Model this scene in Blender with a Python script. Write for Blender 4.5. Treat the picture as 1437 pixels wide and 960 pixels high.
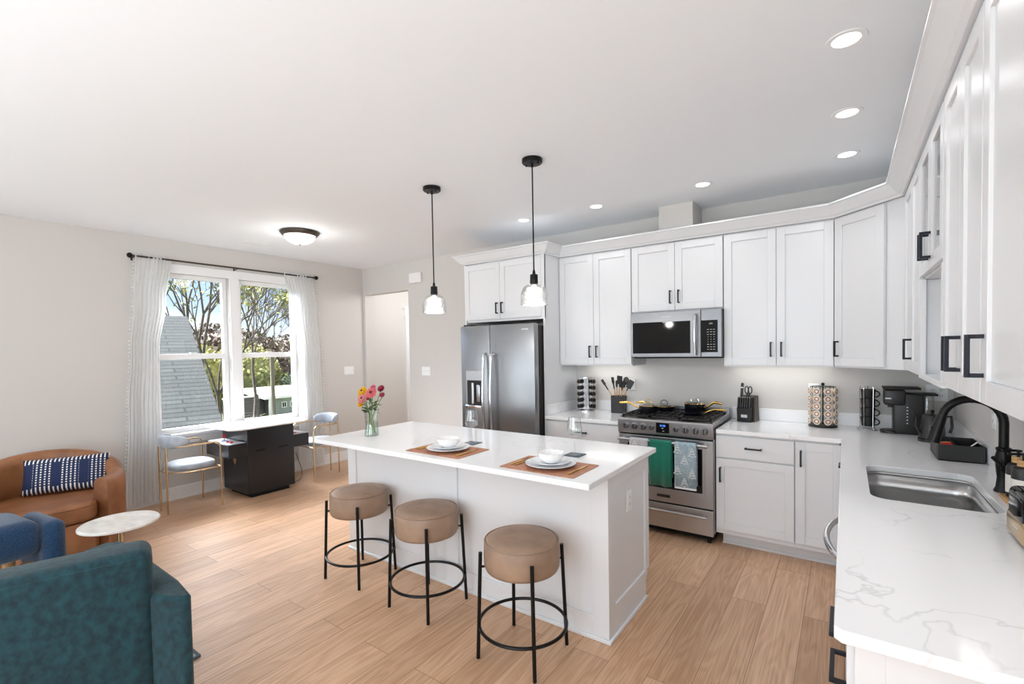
import bpy, bmesh, math, random
from mathutils import Vector, Matrix
random.seed(7)
PI = math.pi
for o in list(bpy.data.objects): bpy.data.objects.remove(o)
COL = bpy.context.scene.collection
SC = bpy.context.scene

# ------------------------------------------------------------------ camera
def cam_axes(yaw, pitch, roll):
    F = Vector((math.sin(yaw)*math.cos(pitch), math.cos(yaw)*math.cos(pitch), math.sin(pitch)))
    r0 = Vector((math.cos(yaw), -math.sin(yaw), 0)); u0 = r0.cross(F)
    return r0*math.cos(roll)+u0*math.sin(roll), -r0*math.sin(roll)+u0*math.cos(roll), F
R_, U_, F_ = cam_axes(math.radians(-35.279), math.radians(-1.64), math.radians(-.995))
cd = bpy.data.cameras.new('camera'); cam = bpy.data.objects.new('camera', cd); COL.objects.link(cam)
m = Matrix((R_, U_, -F_)).transposed().to_4x4(); m.translation = Vector((0, 0, 1.55)); cam.matrix_world = m
cd.sensor_width = 36; cd.lens = 661.5/1437*36; cd.shift_y = 28.2/1437; cd.clip_start = .05; cd.clip_end = 400
SC.camera = cam
# ------------------------------------------------------------------ exposure, world, sun, added fill lights
SC.view_settings.view_transform = 'Standard'; SC.view_settings.look = 'None'
SC.view_settings.gamma = 1; SC.view_settings.use_curve_mapping = False
SC.view_settings.exposure = 0.36
SUN = .8
SKY_LOBE = 42.0  # peak strength of the added sky lobe
REAR_FILL = 52       # added fill lights behind the camera
DOWN = .9        # each ceiling downlight
SC.cycles.max_bounces = 14; SC.cycles.diffuse_bounces = 7; SC.cycles.transparent_max_bounces = 24
SC.cycles.transmission_bounces = 14; SC.cycles.caustics_refractive = False; SC.cycles.caustics_reflective = False
SC.cycles.sample_clamp_indirect = 6

def s2l(r, g, b):
    f = lambda c: (c/255/12.92 if c/255 <= .04045 else ((c/255+.055)/1.055)**2.4)
    return (f(r), f(g), f(b), 1)

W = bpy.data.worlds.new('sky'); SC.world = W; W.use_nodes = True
nt = W.node_tree; nt.nodes.clear()
out = nt.nodes.new('ShaderNodeOutputWorld'); bg = nt.nodes.new('ShaderNodeBackground')
tc = nt.nodes.new('ShaderNodeTexCoord'); sp = nt.nodes.new('ShaderNodeSeparateXYZ'); rp = nt.nodes.new('ShaderNodeValToRGB')
nz = nt.nodes.new('ShaderNodeTexNoise'); nz.inputs['Scale'].default_value = 5; nz.inputs['Detail'].default_value = 4
mp = nt.nodes.new('ShaderNodeMapping'); mp.inputs['Scale'].default_value = (1, 1, 4)
rp2 = nt.nodes.new('ShaderNodeValToRGB'); rp2.color_ramp.elements[0].position = .45; rp2.color_ramp.elements[1].position = .7
mx = nt.nodes.new('ShaderNodeMix'); mx.data_type = 'RGBA'
e = rp.color_ramp.elements; e[0].position = 0; e[0].color = s2l(214, 226, 240); e[1].position = .45; e[1].color = s2l(236, 240, 246)
e2 = rp.color_ramp.elements.new(.16); e2.color = s2l(160, 198, 238)
nt.links.new(tc.outputs['Generated'], sp.inputs[0]); nt.links.new(sp.outputs['Z'], rp.inputs[0])
nt.links.new(tc.outputs['Generated'], mp.inputs[0]); nt.links.new(mp.outputs[0], nz.inputs['Vector']); nt.links.new(nz.outputs[0], rp2.inputs[0])
nt.links.new(rp2.outputs[0], mx.inputs[0]); nt.links.new(rp.outputs[0], mx.inputs[6]); mx.inputs[7].default_value = s2l(232, 238, 246)
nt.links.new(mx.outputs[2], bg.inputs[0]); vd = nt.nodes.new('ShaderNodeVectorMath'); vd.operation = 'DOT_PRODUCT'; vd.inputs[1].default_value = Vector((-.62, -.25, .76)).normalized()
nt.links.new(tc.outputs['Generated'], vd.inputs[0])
mrs = nt.nodes.new('ShaderNodeMapRange'); mrs.interpolation_type = 'SMOOTHSTEP'   # bright sky lobe added above the view to light the floor by the window
for k_, v_ in (('From Min', .74), ('From Max', .95), ('To Min', 1.15), ('To Max', SKY_LOBE)): mrs.inputs[k_].default_value = v_
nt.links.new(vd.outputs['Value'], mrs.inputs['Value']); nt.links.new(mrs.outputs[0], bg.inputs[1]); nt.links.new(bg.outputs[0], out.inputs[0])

LS = {}
def light(name, kind, loc, energy, rot=(0, 0, 0), size=1, size_y=None, color=(1, 1, 1), spot=None):
    l = bpy.data.lights.new(name, kind); l.energy = energy*LS.get(name, 1); l.color = color
    if kind == 'AREA':
        l.shape = 'RECTANGLE' if size_y else 'DISK'; l.size = size
        if size_y: l.size_y = size_y
    elif kind == 'SUN': l.angle = math.radians(1.5)
    else: l.shadow_soft_size = size
    if kind == 'SPOT': l.spot_size = spot; l.spot_blend = .9
    o = bpy.data.objects.new(name, l); o.location = loc; o.rotation_euler = rot; COL.objects.link(o); return o
light('sun', 'SUN', (10, -10, 20), SUN, (math.radians(48), 0, math.radians(40)), color=(1, .96, .9))
# added fill lights, set in the two openings of the unseen rear wall
light('rear_fill', 'AREA', (-5.1, -3.42, 1.35), REAR_FILL*.5, (math.radians(90), 0, 0), 1.25, 2.1, (.81, .92, 1))
light('rear_fill', 'AREA', (-1.2, -3.42, 1.35), REAR_FILL, (math.radians(90), 0, 0), 2.2, 2.1, (.81, .92, 1))
light('side_fill', 'AREA', (-5.78, -1.6, 1.45), 25, (0, math.radians(-90), 0), 1.9, 1.8, (.81, .92, 1))
light('side_fill', 'AREA', (.57, -1.9, 1.4), 34, (0, math.radians(90), 0), 1.7, 1.6, (.81, .92, 1))  # both side lamps are added fill in front of solid walls
# added soft upward fill behind the camera, brightens the ceiling
light('bounce_fill', 'AREA', (-1.2, -1.9, .75), 60, (math.radians(180), 0, 0), 2.6, 2.2, (.81, .92, 1))

# ------------------------------------------------------------------ materials
def mat(name, col=(200, 200, 200), rough=.5, metal=0, **k):
    m = bpy.data.materials.new(name); m.use_nodes = True
    b = m.node_tree.nodes['Principled BSDF']
    b.inputs['Base Color'].default_value = s2l(*col); b.inputs['Roughness'].default_value = rough; b.inputs['Metallic'].default_value = metal
    for kk, v in k.items(): b.inputs[kk.replace('_', ' ')].default_value = v
    return m
def N(m, t, **k):
    n = m.node_tree.nodes.new(t)
    for kk, v in k.items():
        if hasattr(n, kk): setattr(n, kk, v)
        else: n.inputs[kk.replace('_', ' ')].default_value = v
    return n
def L(m, a, b): m.node_tree.links.new(a, b)
def B(m): return m.node_tree.nodes['Principled BSDF']
def coords(m, scale=(1, 1, 1), rot=(0, 0, 0), kind='Object'):
    t = N(m, 'ShaderNodeTexCoord'); p = N(m, 'ShaderNodeMapping'); p.inputs['Scale'].default_value = scale; p.inputs['Rotation'].default_value = rot
    L(m, t.outputs[kind], p.inputs[0]); return p.outputs[0]
def noise_color(m, c1, c2, scale=8, stretch=(1, 1, 1), detail=4, lo=.35, hi=.65, bump=0):
    v = coords(m, stretch); n = N(m, 'ShaderNodeTexNoise', Scale=scale, Detail=detail); L(m, v, n.inputs['Vector'])
    r = N(m, 'ShaderNodeValToRGB'); r.color_ramp.elements[0].position = lo; r.color_ramp.elements[1].position = hi
    r.color_ramp.elements[0].color = s2l(*c1); r.color_ramp.elements[1].color = s2l(*c2)
    L(m, n.outputs[0], r.inputs[0]); L(m, r.outputs[0], B(m).inputs['Base Color'])
    if bump:
        bp = N(m, 'ShaderNodeBump', Strength=bump, Distance=.004); L(m, n.outputs[0], bp.inputs['Height']); L(m, bp.outputs[0], B(m).inputs['Normal'])
    return m
def noise_bump(m, scale, strength, dist=.003, stretch=(1, 1, 1)):
    v = coords(m, stretch); n = N(m, 'ShaderNodeTexNoise', Scale=scale, Detail=3); L(m, v, n.inputs['Vector'])
    bp = N(m, 'ShaderNodeBump', Strength=strength, Distance=dist); L(m, n.outputs[0], bp.inputs['Height']); L(m, bp.outputs[0], B(m).inputs['Normal']); return m

M = {}
M['wall'] = noise_bump(mat('greige_wall_paint', (208, 205, 201), .75), 180, .05)
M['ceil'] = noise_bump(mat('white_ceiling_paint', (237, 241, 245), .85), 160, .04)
M['trim'] = mat('white_trim_paint', (240, 241, 242), .4)
M['cab'] = noise_bump(mat('white_cabinet_lacquer', (224, 225, 227), .32), 60, .015)
M['cabin'] = mat('cabinet_interior', (225, 225, 226), .6)
M['black'] = mat('matte_black_metal', (24, 23, 23), .38, .6)
M['pull'] = mat('dark_bronze_pull', (30, 32, 40), .35, .5)
M['blackp'] = noise_bump(mat('black_plastic', (34, 32, 31), .42), 300, .05)
M['gap'] = mat('dark_recess', (12, 12, 12), .9)
M['bronze'] = mat('aged_bronze', (74, 66, 60), .4, .8)
M['brass'] = mat('champagne_brass', (206, 178, 140), .26, 1)
M['gold'] = mat('polished_gold', (232, 190, 110), .22, 1)
M['chrome'] = mat('chrome', (225, 225, 228), .12, 1)
M['plate'] = mat('white_glazed_ceramic', (238, 240, 243), .12, 0, Coat_Weight=.5)
M['bowlm'] = mat('white_porcelain_bowl', (243, 243, 243), .15)
M['whitep'] = mat('white_plastic', (240, 240, 240), .35)
M['greyslot'] = mat('outlet_slot_grey', (120, 120, 122), .6)
M['bamboo'] = noise_color(mat('bamboo', (205, 160, 105), .5), (188, 142, 88), (214, 172, 118), 14, (1, 1, 8))
M['podcream'] = mat('cream_pod_plastic', (228, 210, 188), .4)
M['red'] = mat('red_plastic', (205, 30, 38), .3)
M['bluep'] = mat('blue_plastic', (60, 110, 190), .3)
M['amber'] = mat('amber_syrup', (160, 96, 40), .25)
M['paper'] = mat('printed_paper', (235, 230, 222), .6)
M['screen'] = mat('dark_glass_panel', (10, 10, 11), .06, 0, Specular_IOR_Level=.22)
M['ovenglass'] = mat('oven_window_glass', (16, 13, 12), .08)
M['iron'] = mat('cast_iron', (36, 33, 31), .55, .3)
M['panblk'] = mat('black_enamel', (18, 18, 24), .2, .1)
M['greylt'] = mat('light_marking', (205, 205, 208), .6)
M['leddig'] = mat('blue_led_digits', (90, 150, 230), .5); B(M['leddig']).inputs['Emission Color'].default_value = s2l(90, 150, 240); B(M['leddig']).inputs['Emission Strength'].default_value = 1.2

def steel(name, col, rough, stretch):
    m = mat(name, col, rough, 1); v = coords(m, stretch); n = N(m, 'ShaderNodeTexNoise', Scale=6, Detail=5); L(m, v, n.inputs['Vector'])
    mr = N(m, 'ShaderNodeMapRange'); mr.inputs['To Min'].default_value = rough-.07; mr.inputs['To Max'].default_value = rough+.09
    L(m, n.outputs[0], mr.inputs['Value']); L(m, mr.outputs[0], B(m).inputs['Roughness'])
    bp = N(m, 'ShaderNodeBump', Strength=.04, Distance=.001); L(m, n.outputs[0], bp.inputs['Height']); L(m, bp.outputs[0], B(m).inputs['Normal'])
    B(m).inputs['Anisotropic'].default_value = .5; return m
M['steel'] = steel('brushed_stainless_steel', (186, 186, 188), .3, (4, 4, 120))
M['mwsteel'] = steel('microwave_stainless_steel', (122, 122, 124), .34, (4, 4, 120))
M['fsteel'] = steel('fridge_stainless_steel', (150, 151, 153), .3, (3, 3, 150))
M['sinkst'] = steel('sink_stainless_steel', (200, 200, 200), .3, (12, 12, 1))

def wood_floor():
    m = mat('oak_plank_floor', (190, 145, 110), .36)
    t = N(m, 'ShaderNodeTexCoord'); mp = N(m, 'ShaderNodeMapping'); mp.inputs['Rotation'].default_value = (0, 0, PI/2)
    L(m, t.outputs['Object'], mp.inputs[0])
    br = N(m, 'ShaderNodeTexBrick'); br.offset = .37; br.offset_frequency = 2
    for k, v in dict(Scale=1, Brick_Width=1.55, Row_Height=.19, Mortar_Size=.0012, Mortar_Smooth=.1, Bias=0).items(): br.inputs[k.replace('_', ' ')].default_value = v
    br.inputs['Color1'].default_value = (0, 0, 0, 1); br.inputs['Color2'].default_value = (1, 1, 1, 1); br.inputs['Mortar'].default_value = (.5, .5, .5, 1)
    L(m, mp.outputs[0], br.inputs['Vector'])
    # each plank shifts the grain so that neighbours differ
    sx = N(m, 'ShaderNodeSeparateXYZ'); L(m, t.outputs['Object'], sx.inputs[0])
    mul = N(m, 'ShaderNodeMath', operation='MULTIPLY'); mul.inputs[1].default_value = 37; L(m, br.outputs['Color'], mul.inputs[0])
    cb = N(m, 'ShaderNodeCombineXYZ')
    mx_ = N(m, 'ShaderNodeMath', operation='MULTIPLY'); mx_.inputs[1].default_value = 9; L(m, sx.outputs['X'], mx_.inputs[0])
    my_ = N(m, 'ShaderNodeMath', operation='MULTIPLY'); my_.inputs[1].default_value = 1.1; L(m, sx.outputs['Y'], my_.inputs[0])
    ad = N(m, 'ShaderNodeMath', operation='ADD'); L(m, my_.outputs[0], ad.inputs[0]); L(m, mul.outputs[0], ad.inputs[1])
    L(m, mx_.outputs[0], cb.inputs[0]); L(m, ad.outputs[0], cb.inputs[1]); L(m, mul.outputs[0], cb.inputs[2])
    n1 = N(m, 'ShaderNodeTexNoise', Scale=1.1, Detail=2, Distortion=.6); L(m, cb.outputs[0], n1.inputs['Vector'])
    ws = N(m, 'ShaderNodeMath', operation='MULTIPLY'); ws.inputs[1].default_value = 46; L(m, n1.outputs[0], ws.inputs[0])
    sn = N(m, 'ShaderNodeMath', operation='SINE'); L(m, ws.outputs[0], sn.inputs[0])
    fine = N(m, 'ShaderNodeTexNoise', Scale=22, Detail=4); cf = N(m, 'ShaderNodeMapping'); cf.inputs['Scale'].default_value = (1, .06, 1)
    L(m, cb.outputs[0], cf.inputs[0]); L(m, cf.outputs[0], fine.inputs['Vector'])
    sr = N(m, 'ShaderNodeMapRange'); sr.inputs['From Min'].default_value = -1; L(m, sn.outputs[0], sr.inputs['Value'])
    a1 = N(m, 'ShaderNodeMath', operation='MULTIPLY'); a1.inputs[1].default_value = .16; L(m, sr.outputs[0], a1.inputs[0])
    a2 = N(m, 'ShaderNodeMath', operation='MULTIPLY_ADD'); a2.inputs[1].default_value = .84; L(m, fine.outputs[0], a2.inputs[0]); L(m, a1.outputs[0], a2.inputs[2])
    r = N(m, 'ShaderNodeValToRGB'); r.color_ramp.elements[0].position = .28; r.color_ramp.elements[1].position = .75
    r.color_ramp.elements[0].color = s2l(190, 148, 114); r.color_ramp.elements[1].color = s2l(228, 191, 158); L(m, a2.outputs[0], r.inputs[0])
    r2 = N(m, 'ShaderNodeValToRGB'); r2.color_ramp.elements[0].color = (.76, .72, .68, 1); r2.color_ramp.elements[1].color = (1.0, 1.0, 1.0, 1); L(m, br.outputs['Color'], r2.inputs[0])
    mm = N(m, 'ShaderNodeMix', data_type='RGBA', blend_type='MULTIPLY'); mm.inputs[0].default_value = 1; L(m, r.outputs[0], mm.inputs[6]); L(m, r2.outputs[0], mm.inputs[7])
    mo = N(m, 'ShaderNodeMix', data_type='RGBA'); L(m, br.outputs['Fac'], mo.inputs[0]); L(m, mm.outputs[2], mo.inputs[6]); mo.inputs[7].default_value = s2l(112, 80, 58)
    L(m, mo.outputs[2], B(m).inputs['Base Color'])
    bp = N(m, 'ShaderNodeBump', Strength=.12, Distance=.002); L(m, a2.outputs[0], bp.inputs['Height']); L(m, bp.outputs[0], B(m).inputs['Normal'])
    return m
M['floor'] = wood_floor()

def quartz():
    m = mat('white_veined_quartz', (240, 240, 240), .13); v = coords(m, (1, 1, 1), (0, 0, .9))
    n = N(m, 'ShaderNodeTexNoise', Scale=1.5, Detail=5, Distortion=.5, Roughness=.5); L(m, v, n.inputs['Vector'])
    s = N(m, 'ShaderNodeMath', operation='SUBTRACT'); s.inputs[1].default_value = .5; L(m, n.outputs[0], s.inputs[0])
    ab = N(m, 'ShaderNodeMath', operation='ABSOLUTE'); L(m, s.outputs[0], ab.inputs[0])
    mr = N(m, 'ShaderNodeMapRange'); mr.inputs['From Max'].default_value = .006; mr.inputs['To Min'].default_value = 1; mr.inputs['To Max'].default_value = 0; L(m, ab.outputs[0], mr.inputs['Value'])
    n2 = N(m, 'ShaderNodeTexNoise', Scale=2.2, Detail=3); L(m, v, n2.inputs['Vector'])
    mk = N(m, 'ShaderNodeMapRange'); mk.inputs['From Min'].default_value = .42; mk.inputs['From Max'].default_value = .66; L(m, n2.outputs[0], mk.inputs['Value'])
    mu = N(m, 'ShaderNodeMath', operation='MULTIPLY'); L(m, mr.outputs[0], mu.inputs[0]); L(m, mk.outputs[0], mu.inputs[1])
    mixc = N(m, 'ShaderNodeMix', data_type='RGBA'); L(m, mu.outputs[0], mixc.inputs[0]); mixc.inputs[6].default_value = s2l(241, 241, 242); mixc.inputs[7].default_value = s2l(218, 217, 218)
    L(m, mixc.outputs[2], B(m).inputs['Base Color']); return m
M['quartz'] = quartz()
M['marble'] = noise_color(mat('cream_marble', (232, 228, 222), .25), (214, 209, 202), (240, 236, 231), 6, (1, 2, 1), 6)
M['leather'] = noise_color(mat('cognac_leather', (150, 92, 52), .38), (124, 78, 48), (166, 112, 74), 5, (1, 1, 1), 6, .3, .7, .35)
M['stoolleather'] = noise_color(mat('taupe_suede_leather', (150, 118, 92), .5), (134, 110, 92), (166, 138, 116), 7, (1, 1, 1), 5, .3, .7, .25)
M['mat'] = noise_color(mat('tan_leather_placemat', (176, 120, 92), .55), (166, 112, 84), (188, 132, 102), 30, (1, 1, 1), 4, .3, .7, .2)
M['greyfab'] = noise_color(mat('grey_blue_velvet', (150, 158, 168), .6, 0, Sheen_Weight=.4), (146, 154, 164), (176, 184, 194), 9)
M['teal'] = noise_color(mat('teal_chenille', (30, 78, 84), .85, 0, Sheen_Weight=.12), (2, 34, 42), (14, 64, 74), 38, (1, 1, .8), 10, .3, .72, .5)
M['blue'] = noise_color(mat('navy_boucle', (28, 62, 104), .95, 0, Sheen_Weight=.3), (8, 38, 68), (24, 68, 104), 130, (1, 1, 1), 3, .3, .7, .8)
M['rug'] = noise_color(mat('pale_blue_rug', (170, 180, 186), .95), (120, 138, 150), (206, 208, 206), 9, (1, 1, 1), 8, .35, .65, .6)
M['rugedge'] = mat('rug_binding', (92, 108, 118), .9)
M['greent'] = noise_bump(mat('emerald_waffle_towel', (0, 112, 90), .9, 0, Sheen_Weight=.4), 220, .7, .003)
M['towelback'] = mat('white_towel_edge', (232, 234, 232), .9)
M['arcade'] = mat('black_laminate', (20, 22, 26), .28)
M['wfab'] = mat('sheer_white_curtain', (246, 246, 246), .9)
def sheer():
    m = M['wfab']; n = m.node_tree; o = n.nodes['Material Output']; b = B(m)
    tr = N(m, 'ShaderNodeBsdfTranslucent'); tr.inputs[0].default_value = s2l(246, 246, 246); tp = N(m, 'ShaderNodeBsdfTransparent')
    m1 = N(m, 'ShaderNodeMixShader'); m1.inputs[0].default_value = .6; L(m, b.outputs[0], m1.inputs[1]); L(m, tr.outputs[0], m1.inputs[2])
    m2 = N(m, 'ShaderNodeMixShader'); m2.inputs[0].default_value = .06; L(m, m1.outputs[0], m2.inputs[1]); L(m, tp.outputs[0], m2.inputs[2]); L(m, m2.outputs[0], o.inputs[0])
sheer()
def glassy(name, fac=.08, tint=(1, 1, 1, 1), rough=0, bump=None):
    m = bpy.data.materials.new(name); m.use_nodes = True; n = m.node_tree; n.nodes.clear()
    o = n.nodes.new('ShaderNodeOutputMaterial'); t = n.nodes.new('ShaderNodeBsdfTransparent'); g = n.nodes.new('ShaderNodeBsdfGlossy')
    t.inputs[0].default_value = tint; g.inputs['Roughness'].default_value = rough
    lw = n.nodes.new('ShaderNodeLayerWeight'); lw.inputs[0].default_value = .5; pw = n.nodes.new('ShaderNodeMath'); pw.operation = 'POWER'; pw.inputs[1].default_value = 4.0
    mr = n.nodes.new('ShaderNodeMapRange'); mr.inputs['To Min'].default_value = fac; mr.inputs['To Max'].default_value = 1.0
    mx = n.nodes.new('ShaderNodeMixShader'); n.links.new(lw.outputs['Facing'], pw.inputs[0]); n.links.new(pw.outputs[0], mr.inputs['Value']); n.links.new(mr.outputs[0], mx.inputs[0])
    n.links.new(t.outputs[0], mx.inputs[1]); n.links.new(g.outputs[0], mx.inputs[2]); n.links.new(mx.outputs[0], o.inputs[0])
    if bump:
        v = n.nodes.new('ShaderNodeTexVoronoi'); v.inputs['Scale'].default_value = bump; tcx = n.nodes.new('ShaderNodeTexCoord'); n.links.new(tcx.outputs['Object'], v.inputs['Vector'])
        bp = n.nodes.new('ShaderNodeBump'); bp.inputs['Strength'].default_value = .8; bp.inputs['Distance'].default_value = .004
        n.links.new(v.outputs[0], bp.inputs['Height']); n.links.new(bp.outputs[0], g.inputs['Normal']); n.links.new(bp.outputs[0], lw.inputs['Normal'])
    return m
M['pane'] = glassy('window_glass', .02)
M['cabglass'] = glassy('cabinet_door_glass', .10)
M['seeded'] = glassy('seeded_glass', .38, (.97, .97, .97, 1), .05, 110)
M['crystal'] = glassy('clear_crystal', .11, (.97, .98, .98, 1))
M['vaseglass'] = glassy('clear_vase_glass', .08, (.96, .98, .97, 1))
M['water'] = glassy('vase_water', .03, (.90, .95, .90, 1))
M['lidglass'] = glassy('glass_lid', .3, (.85, .85, .85, 1))
def emit(name, col, s):
    m = mat(name, col, .5); b = B(m); b.inputs['Emission Color'].default_value = s2l(*col); b.inputs['Emission Strength'].default_value = s; return m
M['bulb'] = emit('lit_bulb', (255, 250, 240), 5)
M['lens'] = emit('downlight_lens', (255, 252, 246), 4)
M['dome'] = emit('lit_frosted_dome', (255, 252, 246), 1.1)
M['led'] = emit('led_strip', (255, 252, 245), 3)
def stripes_pillow():
    m = mat('indigo_mudcloth', (30, 44, 80), .85); v = coords(m)
    s = N(m, 'ShaderNodeSeparateXYZ'); L(m, v, s.inputs[0])
    def sine(src, f, ph=0):
        a = N(m, 'ShaderNodeMath', operation='MULTIPLY_ADD'); a.inputs[1].default_value = f; a.inputs[2].default_value = ph; L(m, src, a.inputs[0])
        b = N(m, 'ShaderNodeMath', operation='SINE'); L(m, a.outputs[0], b.inputs[0]); return b.outputs[0]
    cols = sine(s.outputs['X'], 2*PI/.026); dash = sine(s.outputs['Y'], 2*PI/.02)
    big = sine(s.outputs['X'], 2*PI/.17, .6)
    def gt(a, t): g = N(m, 'ShaderNodeMath', operation='GREATER_THAN'); g.inputs[1].default_value = t; L(m, a, g.inputs[0]); return g.outputs[0]
    def mul(a, b): g = N(m, 'ShaderNodeMath', operation='MULTIPLY'); L(m, a, g.inputs[0]); L(m, b, g.inputs[1]); return g.outputs[0]
    def mxx(a, b): g = N(m, 'ShaderNodeMath', operation='MAXIMUM'); L(m, a, g.inputs[0]); L(m, b, g.inputs[1]); return g.outputs[0]
    ay = N(m, 'ShaderNodeMath', operation='ABSOLUTE'); L(m, s.outputs['Y'], ay.inputs[0])
    edge = gt(ay.outputs[0], .10)
    f = mxx(mul(gt(cols, .45), edge), mul(mul(gt(cols, .35), gt(dash, -.1)), gt(big, -.45)))
    mi = N(m, 'ShaderNodeMix', data_type='RGBA'); L(m, f, mi.inputs[0]); mi.inputs[6].default_value = s2l(26, 40, 78); mi.inputs[7].default_value = s2l(236, 234, 228)
    L(m, mi.outputs[2], B(m).inputs['Base Color']); return m
M['pillow'] = stripes_pillow()
def shingles():
    m = mat('grey_green_shingles', (120, 134, 132), .9); v = coords(m)
    br = N(m, 'ShaderNodeTexBrick'); br.offset = .5
    for k, vv in dict(Scale=1, Brick_Width=1.1, Row_Height=.14, Mortar_Size=.022, Mortar_Smooth=.3).items(): br.inputs[k.replace('_', ' ')].default_value = vv
    br.inputs['Color1'].default_value = s2l(42, 47, 45); br.inputs['Color2'].default_value = s2l(58, 63, 60); br.inputs['Mortar'].default_value = s2l(8, 10, 11)
    L(m, v, br.inputs['Vector']); n = N(m, 'ShaderNodeTexNoise', Scale=9, Detail=5); L(m, v, n.inputs['Vector'])
    mi = N(m, 'ShaderNodeMix', data_type='RGBA', blend_type='MULTIPLY'); mi.inputs[0].default_value = .55; L(m, br.outputs[0], mi.inputs[6]); L(m, n.outputs[0], mi.inputs[7])
    g = N(m, 'ShaderNodeBrightContrast'); g.inputs[1].default_value = .0; L(m, mi.outputs[2], g.inputs[0]); L(m, g.outputs[0], B(m).inputs['Base Color']); return m
M['shingle'] = shingles()
M['bark'] = noise_color(mat('tree_bark', (110, 96, 84), .9), (62, 54, 48), (92, 82, 72), 6)
M['grass'] = noise_color(mat('lawn', (120, 128, 84), .95), (72, 78, 48), (100, 104, 70), 2)
M['fence'] = noise_color(mat('weathered_fence', (120, 114, 110), .9), (68, 65, 63), (96, 92, 89), 3, (.3, .3, 12))
M['asphalt'] = noise_color(mat('driveway', (150, 156, 160), .9), (98, 102, 105), (116, 120, 122), 2)
M['shed'] = mat('pale_green_siding', (150, 158, 148), .8)
M['polew'] = mat('utility_pole_wood', (106, 100, 86), .9)
M['siding'] = mat('cream_siding', (146, 144, 140), .8)
LEAF = {k: mat('leaf_'+k, tuple(q*.92 for q in c), .8) for k, c in dict(yellow=(176, 170, 104), green=(136, 144, 88), dull=(104, 96, 78), brown=(98, 82, 72), dark=(72, 92, 62), pale=(176, 178, 128)).items()}
M['leafd'] = mat('bouquet_leaf', (54, 92, 42), .5); M['stem'] = mat('flower_stem', (96, 136, 66), .5)
for k, c in dict(yel=(246, 200, 30), pink=(240, 140, 146), lpink=(238, 164, 160), wine=(160, 34, 70), mag=(226, 110, 150), cen=(90, 40, 40)).items(): M['f_'+k] = mat('petal_'+k, c, .6)
def tree_towel():
    m = mat('blue_grey_tree_print', (150, 172, 182), .9); v = coords(m)
    n = N(m, 'ShaderNodeTexNoise', Scale=240, Detail=2); L(m, v, n.inputs['Vector']); r = N(m, 'ShaderNodeValToRGB')
    r.color_ramp.elements[0].position = .52; r.color_ramp.elements[1].position = .66; r.color_ramp.elements[0].color = s2l(140, 164, 176); r.color_ramp.elements[1].color = s2l(214, 222, 226)
    L(m, n.outputs[0], r.inputs[0]); L(m, r.outputs[0], B(m).inputs['Base Color']); return m
M['treet'] = tree_towel()
M['greytowel'] = noise_color(mat('grey_tree_print', (170, 170, 172), .9), (160, 160, 164), (206, 206, 208), 200)

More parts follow.
